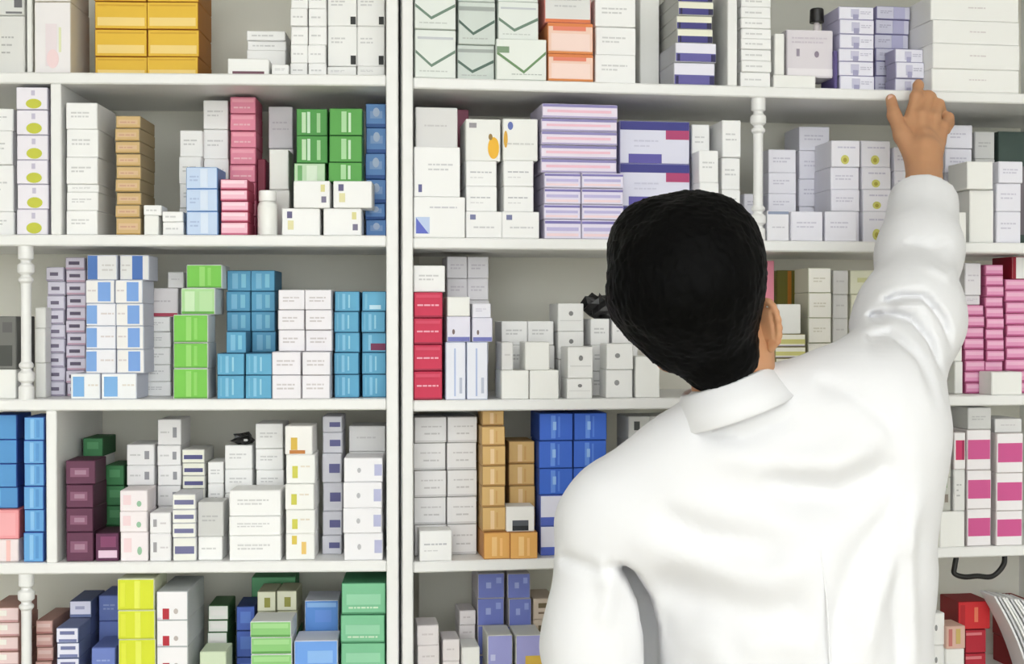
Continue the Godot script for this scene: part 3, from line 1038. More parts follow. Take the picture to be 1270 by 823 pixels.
# cartons: colours of front panel and sides, then print on the front [kind, x0, y0, x1, y1, colour, ...]
const STYLES := {
	"white": [[241, 241, 240], [241, 241, 240], [["t", 0.15, 0.3, 0.8, 0.6, [206, 206, 206], 2]]],
	"white_thin": [[241, 241, 240], [241, 241, 240], [["t", 0.12, 0.3, 0.75, 0.7, [208, 208, 208], 1]]],
	"white_line": [[241, 241, 240], [241, 241, 240], [["t", 0.12, 0.38, 0.85, 0.5, [190, 190, 194], 1], ["t", 0.12, 0.62, 0.6, 0.7, [212, 212, 212], 1]]],
	"white_big": [[238, 238, 235], [238, 238, 235], [["t", 0.42, 0.4, 0.62, 0.52, [214, 208, 208], 1]]],
	"plain": [[238, 238, 234], [238, 238, 234], []],
	"grey": [[205, 205, 203], [205, 205, 203], [["t", 0.15, 0.35, 0.8, 0.6, [180, 180, 180], 2]]],
	"greypale": [[220, 219, 218], [220, 219, 218], [["t", 0.2, 0.35, 0.75, 0.55, [200, 198, 198], 1]]],
	"greylogo": [[222, 223, 220], [222, 223, 220], [["b", 0.68, 0.6, 0.97, 0.82, [105, 105, 108]], ["b", 0.38, 0.93, 0.97, 0.98, [120, 120, 122]]]],
	"greytext": [[224, 224, 221], [224, 224, 221], [["t", 0.2, 0.3, 0.7, 0.7, [180, 180, 178], 3]]],
	"pinkprint": [[238, 234, 235], [214, 208, 196], [["b", 0.3, 0.3, 0.62, 0.9, [234, 222, 226]], ["o", 0.33, 0.66, 0.68, 0.93, [240, 214, 216]], ["b", 0.68, 0.35, 0.75, 0.7, [226, 230, 190]]]],
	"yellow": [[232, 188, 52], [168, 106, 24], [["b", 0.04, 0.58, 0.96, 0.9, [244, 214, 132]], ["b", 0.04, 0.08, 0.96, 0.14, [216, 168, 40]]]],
	"maroonbase": [[240, 240, 238], [240, 240, 238], [["b", 0.1, 0.8, 0.9, 0.98, [110, 70, 85]]]],
	"corner": [[238, 238, 236], [238, 238, 236], [["t", 0.1, 0.25, 0.6, 0.45, [206, 206, 206], 2], ["b", 0.8, 0.74, 0.99, 0.97, [30, 32, 30]]]],
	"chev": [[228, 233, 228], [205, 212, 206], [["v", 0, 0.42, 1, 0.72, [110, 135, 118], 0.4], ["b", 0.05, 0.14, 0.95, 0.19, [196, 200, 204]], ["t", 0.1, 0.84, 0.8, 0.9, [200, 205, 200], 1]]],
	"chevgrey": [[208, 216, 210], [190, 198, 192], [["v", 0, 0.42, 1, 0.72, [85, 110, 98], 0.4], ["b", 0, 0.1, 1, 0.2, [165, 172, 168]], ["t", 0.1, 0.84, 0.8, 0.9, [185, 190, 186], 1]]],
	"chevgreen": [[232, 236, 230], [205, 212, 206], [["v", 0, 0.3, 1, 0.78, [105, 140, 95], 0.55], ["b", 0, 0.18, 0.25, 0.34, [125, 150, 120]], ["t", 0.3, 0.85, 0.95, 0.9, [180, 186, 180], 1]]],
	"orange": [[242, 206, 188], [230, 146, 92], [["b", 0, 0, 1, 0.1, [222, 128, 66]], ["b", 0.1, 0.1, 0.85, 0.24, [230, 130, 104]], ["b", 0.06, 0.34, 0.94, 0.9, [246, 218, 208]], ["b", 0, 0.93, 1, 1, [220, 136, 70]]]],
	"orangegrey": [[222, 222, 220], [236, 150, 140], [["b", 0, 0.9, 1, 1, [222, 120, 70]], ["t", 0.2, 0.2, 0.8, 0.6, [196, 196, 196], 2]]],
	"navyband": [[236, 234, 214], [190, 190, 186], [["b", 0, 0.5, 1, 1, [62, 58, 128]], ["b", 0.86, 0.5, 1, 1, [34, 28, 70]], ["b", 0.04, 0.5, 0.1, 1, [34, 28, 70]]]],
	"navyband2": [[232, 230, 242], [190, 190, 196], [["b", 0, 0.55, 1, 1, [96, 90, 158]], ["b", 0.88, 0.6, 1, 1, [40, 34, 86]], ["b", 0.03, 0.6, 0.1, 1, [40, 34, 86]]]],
	"lilacmark": [[220, 214, 220], [220, 214, 220], [["b", 0.2, 0.4, 0.27, 0.56, [150, 140, 156]], ["o", 0.6, 0.44, 0.7, 0.58, [140, 128, 144]], ["t", 0.1, 0.12, 0.9, 0.3, [206, 198, 208], 2], ["b", 0, 0.82, 1, 0.97, [235, 230, 234]]]],
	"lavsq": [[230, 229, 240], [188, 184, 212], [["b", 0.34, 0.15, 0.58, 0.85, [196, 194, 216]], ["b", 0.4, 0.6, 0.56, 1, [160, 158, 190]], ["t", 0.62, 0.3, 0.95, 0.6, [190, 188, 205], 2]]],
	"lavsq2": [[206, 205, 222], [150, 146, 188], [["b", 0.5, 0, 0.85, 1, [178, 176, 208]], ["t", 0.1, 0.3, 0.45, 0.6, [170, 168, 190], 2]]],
	"indigo": [[96, 84, 140], [96, 84, 140], []],
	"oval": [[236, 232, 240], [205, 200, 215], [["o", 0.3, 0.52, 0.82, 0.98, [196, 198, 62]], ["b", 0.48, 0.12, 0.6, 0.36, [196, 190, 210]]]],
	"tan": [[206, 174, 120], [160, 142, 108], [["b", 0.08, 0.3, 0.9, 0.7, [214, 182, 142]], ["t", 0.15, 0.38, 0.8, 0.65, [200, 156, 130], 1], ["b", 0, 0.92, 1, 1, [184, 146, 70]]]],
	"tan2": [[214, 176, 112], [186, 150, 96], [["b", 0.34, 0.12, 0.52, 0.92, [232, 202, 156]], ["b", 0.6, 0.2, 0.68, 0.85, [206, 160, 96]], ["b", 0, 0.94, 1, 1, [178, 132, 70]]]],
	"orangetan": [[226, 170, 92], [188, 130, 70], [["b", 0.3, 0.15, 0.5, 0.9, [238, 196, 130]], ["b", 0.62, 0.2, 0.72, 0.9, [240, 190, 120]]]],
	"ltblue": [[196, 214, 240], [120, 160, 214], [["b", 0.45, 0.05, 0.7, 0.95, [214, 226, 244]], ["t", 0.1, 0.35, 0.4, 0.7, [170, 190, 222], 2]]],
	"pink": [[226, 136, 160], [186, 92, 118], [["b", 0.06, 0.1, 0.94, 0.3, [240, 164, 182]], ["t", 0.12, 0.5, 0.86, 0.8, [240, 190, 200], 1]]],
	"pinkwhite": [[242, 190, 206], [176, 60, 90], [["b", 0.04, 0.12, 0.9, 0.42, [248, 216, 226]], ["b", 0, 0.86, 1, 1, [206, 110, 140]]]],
	"maroon": [[120, 26, 54], [120, 26, 54], []],
	"maroonpink": [[170, 96, 118], [170, 96, 118], []],
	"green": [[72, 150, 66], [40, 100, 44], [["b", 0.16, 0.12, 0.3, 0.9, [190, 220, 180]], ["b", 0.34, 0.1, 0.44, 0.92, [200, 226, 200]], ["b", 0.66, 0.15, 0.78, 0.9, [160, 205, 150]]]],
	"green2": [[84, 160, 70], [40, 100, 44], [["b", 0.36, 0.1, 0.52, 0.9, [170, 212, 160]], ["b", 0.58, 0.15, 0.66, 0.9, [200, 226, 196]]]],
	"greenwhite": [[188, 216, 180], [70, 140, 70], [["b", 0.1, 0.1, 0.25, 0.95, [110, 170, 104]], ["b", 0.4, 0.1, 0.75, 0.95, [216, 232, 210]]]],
	"whitedot_r": [[241, 241, 240], [241, 241, 240], [["b", 0.78, 0.58, 0.92, 0.82, [120, 115, 140]], ["b", 0.76, 0.12, 0.88, 0.4, [220, 214, 150]]]],
	"whitedot_l": [[241, 241, 240], [241, 241, 240], [["b", 0.12, 0.1, 0.26, 0.36, [96, 90, 128]], ["b", 0.14, 0.45, 0.3, 0.8, [226, 220, 170]]]],
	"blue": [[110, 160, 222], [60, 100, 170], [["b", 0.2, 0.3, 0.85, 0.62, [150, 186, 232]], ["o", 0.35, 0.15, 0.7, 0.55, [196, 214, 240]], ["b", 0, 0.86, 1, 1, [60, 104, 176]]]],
	"bluelogo": [[241, 241, 240], [241, 241, 240], [["b", 0.02, 0.5, 0.3, 0.92, [190, 206, 236]], ["w", 0.03, 0.52, 0.28, 0.92, [92, 104, 196]], ["t", 0.3, 0.18, 0.85, 0.32, [205, 205, 210], 1]]],
	"bluedot": [[241, 241, 240], [241, 241, 240], [["b", 0.08, 0.76, 0.16, 0.92, [92, 92, 140]], ["t", 0.3, 0.3, 0.85, 0.5, [206, 206, 208], 2]]],
	"bluedot_t": [[241, 241, 240], [241, 241, 240], [["b", 0.1, 0.1, 0.26, 0.3, [118, 122, 160]], ["t", 0.2, 0.5, 0.85, 0.7, [206, 206, 208], 1]]],
	"figure_l": [[236, 236, 232], [236, 236, 232], [["o", 0.64, 0.42, 0.98, 0.96, [236, 180, 40]], ["o", 0.66, 0.34, 0.78, 0.5, [150, 120, 60]], ["b", 0.08, 0.08, 0.3, 0.2, [150, 146, 150]]]],
	"figure_r": [[236, 236, 232], [236, 236, 232], [["o", 0, 0.28, 0.12, 0.7, [222, 170, 60]], ["o", 0.12, 0.06, 0.28, 0.26, [96, 112, 180]], ["t", 0.1, 0.5, 0.9, 0.7, [208, 208, 204], 1]]],
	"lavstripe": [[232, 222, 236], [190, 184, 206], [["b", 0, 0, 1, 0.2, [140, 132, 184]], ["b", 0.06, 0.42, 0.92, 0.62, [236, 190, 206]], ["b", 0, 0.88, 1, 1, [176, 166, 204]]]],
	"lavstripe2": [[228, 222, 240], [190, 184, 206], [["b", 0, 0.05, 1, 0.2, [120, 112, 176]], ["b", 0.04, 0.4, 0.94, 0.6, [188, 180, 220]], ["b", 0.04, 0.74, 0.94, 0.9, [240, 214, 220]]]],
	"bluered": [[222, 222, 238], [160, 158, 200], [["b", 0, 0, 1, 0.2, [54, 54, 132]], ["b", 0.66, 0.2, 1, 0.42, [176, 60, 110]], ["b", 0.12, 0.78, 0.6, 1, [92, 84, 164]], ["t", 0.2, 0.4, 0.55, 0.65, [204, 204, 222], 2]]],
	"yellowdot": [[234, 233, 240], [234, 233, 240], [["o", 0.32, 0.55, 0.62, 0.92, [206, 204, 110]], ["o", 0.4, 0.66, 0.54, 0.84, [170, 160, 60]], ["t", 0.2, 0.15, 0.85, 0.35, [200, 198, 215], 1]]],
	"lavwhite": [[232, 231, 240], [232, 231, 240], [["t", 0.15, 0.3, 0.8, 0.6, [204, 202, 216], 2]]],
	"bluelid": [[232, 231, 236], [232, 231, 236], [["b", 0, 0, 1, 0.1, [142, 152, 176]], ["t", 0.2, 0.5, 0.8, 0.6, [200, 198, 206], 1]]],
	"darkgreen": [[60, 78, 72], [60, 78, 72], [["b", 0.3, 0.3, 1, 0.9, [120, 112, 118]]]],
	"darkgrey": [[112, 112, 108], [112, 112, 108], [["b", 0.1, 0.15, 0.5, 0.45, [150, 150, 146]], ["b", 0.3, 0.55, 0.9, 0.95, [70, 72, 68]], ["b", 0.6, 0.1, 0.9, 0.3, [92, 92, 90]]]],
	"lavthin": [[218, 214, 228], [206, 202, 218], [["b", 0.2, 0.35, 0.7, 0.62, [110, 102, 124]], ["b", 0, 0.9, 1, 1, [160, 150, 172]]]],
	"lavthin2": [[216, 210, 224], [200, 190, 210], [["b", 0.15, 0.3, 0.75, 0.6, [92, 82, 104]], ["b", 0, 0.85, 1, 1, [196, 160, 180]]]],
	"bluel": [[234, 234, 240], [206, 210, 224], [["b", 0, 0.06, 0.36, 0.94, [122, 164, 222]], ["t", 0.5, 0.3, 0.95, 0.6, [214, 206, 206], 1]]],
	"bluer": [[236, 234, 232], [206, 210, 224], [["b", 0.42, 0.06, 0.88, 0.94, [118, 160, 222]], ["t", 0.05, 0.3, 0.35, 0.6, [214, 206, 206], 1]]],
	"bluel2": [[236, 238, 240], [206, 210, 224], [["b", 0.06, 0.1, 0.46, 0.92, [124, 176, 228]], ["t", 0.6, 0.3, 0.95, 0.6, [220, 214, 206], 1]]],
	"bluetop": [[222, 222, 222], [206, 210, 224], [["b", 0, 0, 0.34, 1, [70, 112, 180]], ["t", 0.5, 0.3, 0.95, 0.7, [200, 198, 196], 2]]],
	"bluetop2": [[222, 222, 220], [206, 210, 224], [["b", 0.42, 0, 0.8, 1, [66, 108, 178]], ["t", 0.05, 0.3, 0.35, 0.7, [200, 198, 196], 2]]],
	"redbase": [[226, 222, 224], [226, 222, 224], [["b", 0.1, 0.88, 1, 1, [176, 60, 84]], ["t", 0.2, 0.3, 0.8, 0.6, [196, 190, 194], 1]]],
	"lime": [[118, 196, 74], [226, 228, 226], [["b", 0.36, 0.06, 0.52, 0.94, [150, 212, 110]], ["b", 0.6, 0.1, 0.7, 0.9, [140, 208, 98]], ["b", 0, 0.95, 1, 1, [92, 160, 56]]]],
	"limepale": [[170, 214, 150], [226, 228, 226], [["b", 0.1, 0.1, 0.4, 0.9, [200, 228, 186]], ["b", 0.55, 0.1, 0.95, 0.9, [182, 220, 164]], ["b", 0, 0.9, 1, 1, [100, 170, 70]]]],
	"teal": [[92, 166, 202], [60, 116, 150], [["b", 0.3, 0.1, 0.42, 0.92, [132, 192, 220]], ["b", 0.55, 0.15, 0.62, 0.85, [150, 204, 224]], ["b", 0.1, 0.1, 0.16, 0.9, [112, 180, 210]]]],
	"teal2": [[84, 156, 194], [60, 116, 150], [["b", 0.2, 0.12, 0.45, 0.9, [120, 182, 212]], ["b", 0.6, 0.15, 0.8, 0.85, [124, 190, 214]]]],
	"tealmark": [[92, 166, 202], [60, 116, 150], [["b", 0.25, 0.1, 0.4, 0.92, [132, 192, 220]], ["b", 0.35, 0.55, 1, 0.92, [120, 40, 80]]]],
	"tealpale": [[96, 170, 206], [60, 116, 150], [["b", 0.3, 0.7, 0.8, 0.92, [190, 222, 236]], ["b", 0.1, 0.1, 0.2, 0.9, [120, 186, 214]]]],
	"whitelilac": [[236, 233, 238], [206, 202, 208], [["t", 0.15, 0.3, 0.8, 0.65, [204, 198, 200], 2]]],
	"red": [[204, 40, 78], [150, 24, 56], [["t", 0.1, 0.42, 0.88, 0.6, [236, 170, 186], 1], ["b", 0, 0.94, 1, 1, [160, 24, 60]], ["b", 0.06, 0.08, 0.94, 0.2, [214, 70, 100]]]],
	"bluetint": [[232, 234, 244], [196, 204, 226], [["b", 0.42, 0.1, 0.5, 0.95, [176, 190, 226]], ["b", 0.7, 0.62, 0.84, 0.9, [186, 192, 210]]]],
	"purplebase": [[228, 226, 240], [228, 226, 240], [["b", 0, 0.82, 1, 1, [116, 120, 186]], ["o", 0.2, 0.5, 0.32, 0.72, [120, 100, 100]]]],
	"lilacpale": [[230, 228, 232], [230, 228, 232], [["t", 0.15, 0.3, 0.85, 0.62, [206, 202, 210], 2]]],  # pale lilac card with faint small print
	"greydot": [[238, 238, 236], [238, 238, 236], [["o", 0.42, 0.26, 0.6, 0.44, [128, 128, 128]], ["b", 0.06, 0.6, 0.94, 0.63, [214, 214, 212]]]],
	"greydot2": [[238, 238, 236], [238, 238, 236], [["o", 0.3, 0.36, 0.5, 0.56, [140, 140, 140]]]],
	"pinkcar": [[244, 150, 170], [244, 150, 170], []],
	"olive": [[122, 116, 40], [122, 116, 40], [["b", 0.45, 0, 0.62, 0.8, [206, 130, 40]], ["b", 0.75, 0, 1, 0.7, [160, 160, 50]]]],
	"yellowstripe": [[240, 238, 224], [150, 140, 90], [["b", 0, 0.4, 1, 0.8, [210, 206, 130]], ["b", 0, 0.92, 1, 1, [170, 160, 180]]]],
	"cream": [[240, 238, 230], [200, 200, 180], [["t", 0.2, 0.35, 0.8, 0.6, [214, 210, 196], 2]]],
	"pinkthin": [[230, 156, 194], [190, 96, 138], [["b", 0.04, 0.15, 0.96, 0.5, [238, 184, 210]], ["b", 0, 0.86, 1, 1, [190, 90, 140]]]],
	"redwhite": [[238, 238, 236], [150, 16, 44], [["b", 0, 0, 0.25, 1, [150, 16, 44]]]],
	"bluetall": [[104, 168, 222], [60, 100, 180], [["b", 0.3, 0.06, 0.5, 0.94, [140, 194, 236]], ["b", 0.62, 0.1, 0.78, 0.9, [88, 150, 210]]]],
	"bluedark": [[84, 150, 208], [50, 84, 160], [["b", 0.1, 0.1, 0.4, 0.9, [104, 168, 220]]]],
	"salmon": [[240, 160, 164], [214, 120, 124], [["b", 0.1, 0.1, 0.9, 0.9, [244, 174, 178]]]],
	"salmonwhite": [[240, 226, 226], [240, 226, 226], [["b", 0.6, 0, 0.75, 1, [244, 196, 190]]]],
	"plum": [[96, 46, 74], [70, 30, 54], [["b", 0.14, 0.3, 0.8, 0.7, [134, 86, 112]], ["b", 0.3, 0.4, 0.7, 0.6, [164, 126, 146]]]],
	"plum2": [[92, 36, 74], [70, 30, 54], [["b", 0.1, 0.62, 0.95, 0.9, [226, 196, 216]], ["b", 0.2, 0.1, 0.9, 0.5, [128, 60, 100]]]],
	"dkgreen": [[52, 118, 70], [38, 88, 52], [["b", 0.2, 0.2, 0.8, 0.6, [76, 142, 92]]]],
	"whitebar": [[236, 235, 236], [236, 235, 236], [["b", 0.66, 0.3, 0.84, 0.72, [150, 150, 156]], ["t", 0.1, 0.4, 0.5, 0.6, [206, 206, 206], 1]]],
	"whitebar_l": [[236, 235, 236], [236, 235, 236], [["b", 0.14, 0.3, 0.32, 0.68, [160, 158, 162]], ["t", 0.5, 0.4, 0.9, 0.6, [210, 206, 208], 1]]],
	"pinkwash": [[240, 232, 234], [240, 232, 234], [["b", 0.1, 0.2, 0.4, 0.7, [240, 214, 218]], ["o", 0.62, 0.5, 0.8, 0.8, [150, 190, 160]]]],
	"navystrip": [[236, 236, 228], [210, 210, 214], [["b", 0.06, 0.36, 0.94, 0.7, [110, 110, 150]]]],
	"navystrip2": [[236, 236, 222], [210, 210, 206], [["b", 0.06, 0.4, 0.94, 0.74, [80, 80, 130]]]],
	"yellowmark": [[240, 240, 236], [240, 240, 236], [["b", 0.2, 0.38, 0.4, 0.82, [206, 202, 80]], ["t", 0.5, 0.3, 0.9, 0.5, [224, 216, 200], 1]]],
	"yellowmark2": [[240, 240, 236], [240, 240, 236], [["b", 0.2, 0.05, 0.38, 0.4, [220, 196, 80]], ["b", 0.55, 0.3, 0.72, 0.8, [232, 196, 110]]]],
	"orangemark": [[238, 236, 232], [238, 236, 232], [["b", 0.2, 0.4, 0.45, 0.85, [216, 180, 70]], ["b", 0.15, 0.86, 0.75, 0.99, [190, 120, 50]]]],
	"navymark": [[200, 200, 208], [200, 200, 208], [["b", 0.35, 0.35, 0.95, 0.68, [84, 84, 132]]]],
	"lavpatch": [[238, 237, 240], [238, 237, 240], [["b", 0.8, 0.25, 1, 0.75, [182, 184, 216]], ["o", 0.34, 0.4, 0.44, 0.62, [180, 180, 184]]]],
	"whitelines": [[232, 231, 231], [200, 198, 198], [["t", 0.2, 0.3, 0.9, 0.42, [204, 202, 202], 1], ["t", 0.3, 0.58, 0.8, 0.72, [200, 198, 198], 1], ["b", 0, 0.93, 1, 0.97, [206, 204, 204]]]],
	"blackwindow": [[236, 234, 230], [236, 234, 230], [["b", 0.2, 0.55, 0.8, 0.98, [80, 84, 92]], ["b", 0.2, 0.78, 0.8, 0.98, [30, 34, 40]]]],
	"royal": [[56, 104, 206], [36, 70, 150], [["b", 0.34, 0.06, 0.48, 0.94, [100, 146, 228]], ["b", 0.56, 0.1, 0.62, 0.9, [84, 130, 220]], ["b", 0.4, 0.3, 0.5, 0.62, [150, 190, 240]]]],
	"bluewhite": [[226, 226, 240], [90, 110, 190], [["b", 0, 0.72, 0.6, 1, [80, 100, 190]], ["b", 0.8, 0, 1, 0.5, [236, 196, 214]]]],
	"whitespot": [[220, 220, 216], [220, 220, 216], [["b", 0.24, 0.2, 0.52, 0.6, [80, 82, 80]]]],
	"magenta": [[240, 236, 238], [214, 206, 206], [["b", 0.02, 0.24, 0.98, 0.74, [206, 84, 144]]]],
	"magenta2": [[238, 236, 236], [214, 206, 206], [["b", 0.1, 0.2, 0.95, 0.75, [202, 50, 104]], ["b", 0.7, 0.2, 0.95, 0.75, [160, 30, 80]]]],
	"greenmess": [[190, 190, 182], [190, 190, 182], [["b", 0.3, 0, 0.7, 0.3, [110, 150, 96]], ["b", 0.5, 0.5, 0.8, 0.75, [130, 120, 110]], ["b", 0.05, 0.6, 0.3, 0.9, [170, 166, 160]]]],
	"yellowpale": [[236, 236, 212], [236, 236, 212], [["b", 0.3, 0.3, 0.9, 0.5, [214, 214, 160]]]],
	"pinktan": [[222, 180, 172], [180, 140, 130], [["b", 0.05, 0.2, 0.9, 0.5, [236, 206, 200]], ["b", 0, 0.85, 1, 1, [190, 130, 126]]]],
	"pinkpale": [[230, 206, 204], [180, 140, 130], [["b", 0.05, 0.15, 0.6, 0.55, [236, 232, 224]], ["b", 0, 0.85, 1, 1, [196, 150, 150]]]],
	"navyline": [[226, 226, 240], [96, 108, 150], [["b", 0.15, 0.2, 0.85, 0.45, [110, 116, 160]], ["b", 0.1, 0.78, 0.95, 0.98, [120, 128, 172]]]],
	"lavnavy": [[224, 224, 244], [84, 96, 136], [["b", 0.25, 0.3, 0.7, 0.5, [170, 172, 206]], ["b", 0, 0.82, 1, 1, [110, 124, 170]]]],
	"bluemute": [[108, 128, 196], [96, 112, 178], [["t", 0.2, 0.3, 0.8, 0.6, [150, 166, 214], 2]]],
	"acid": [[214, 222, 40], [226, 230, 200], [["b", 0.46, 0.04, 0.62, 0.96, [228, 234, 90]], ["b", 0.06, 0.1, 0.2, 0.9, [222, 228, 60]], ["b", 0, 0.96, 1, 1, [190, 196, 30]]]],
	"redmark": [[240, 238, 240], [190, 194, 196], [["b", 0.18, 0.6, 0.4, 0.99, [182, 34, 52]], ["o", 0.55, 0.6, 0.7, 0.8, [190, 180, 176]], ["b", 0, 0.93, 0.15, 1, [220, 210, 226]]]],
	"greenedge": [[226, 228, 222], [60, 100, 60], [["b", 0.1, 0.3, 0.9, 0.7, [232, 230, 226]]]],
	"greenpale": [[206, 220, 190], [206, 220, 190], []],
	"navyblue": [[70, 100, 186], [40, 60, 120], [["b", 0.2, 0.2, 0.8, 0.7, [90, 126, 206]]]],
	"olivesq": [[226, 226, 200], [180, 180, 150], [["b", 0.38, 0.3, 0.72, 0.82, [150, 148, 66]]]],
	"greenmid": [[140, 200, 122], [228, 230, 228], [["b", 0.05, 0.1, 0.95, 0.4, [164, 214, 144]], ["b", 0, 0.85, 1, 1, [96, 160, 80]]]],
	"greendeep": [[96, 168, 116], [84, 150, 104], [["b", 0.3, 0.3, 0.8, 0.7, [120, 184, 138]]]],
	"skyblue": [[92, 146, 220], [220, 222, 238], [["b", 0.05, 0.05, 0.95, 0.2, [140, 184, 236]], ["b", 0.3, 0.3, 0.8, 0.7, [104, 150, 226]]]],
	"skyblue2": [[108, 160, 232], [220, 222, 238], [["b", 0.3, 0.3, 0.9, 0.7, [140, 186, 240]]]],
	"mint": [[122, 192, 148], [70, 140, 100], [["b", 0.1, 0.35, 0.9, 0.7, [146, 206, 168]], ["t", 0.15, 0.72, 0.85, 0.88, [200, 222, 196], 1], ["b", 0, 0.95, 1, 1, [80, 150, 106]]]],
	"lavblue": [[112, 124, 196], [190, 186, 190], [["b", 0.3, 0.35, 0.5, 0.6, [160, 172, 222]], ["b", 0.7, 0.15, 0.9, 0.4, [150, 164, 220]]]],
	"lavblue2": [[158, 160, 218], [214, 214, 206], [["b", 0.1, 0.6, 0.3, 0.8, [200, 204, 238]]]],
	"lavyellow": [[160, 160, 214], [214, 214, 206], [["b", 0.35, 0.65, 1, 1, [216, 180, 70]]]],
	"brownish": [[206, 190, 172], [206, 190, 172], [["b", 0.2, 0.2, 0.8, 0.45, [110, 96, 66]], ["b", 0.2, 0.65, 0.9, 0.75, [120, 100, 80]]]],
	"cartonpink": [[228, 222, 222], [228, 222, 222], [["t", 0.2, 0.3, 0.8, 0.6, [206, 198, 198], 1]]],
	"scarlet": [[204, 36, 42], [140, 16, 24], [["b", 0.5, 0.2, 0.62, 0.75, [226, 120, 90]], ["b", 0.05, 0.1, 0.2, 0.9, [176, 20, 30]]]],
	"crimson": [[176, 24, 46], [120, 12, 30], [["b", 0, 0.1, 0.8, 0.22, [214, 120, 126]]]],
	"rosebox": [[214, 176, 160], [214, 176, 160], [["b", 0.1, 0.1, 0.3, 0.9, [190, 110, 104]], ["b", 0.5, 0.1, 0.75, 0.8, [196, 170, 100]]]],
}

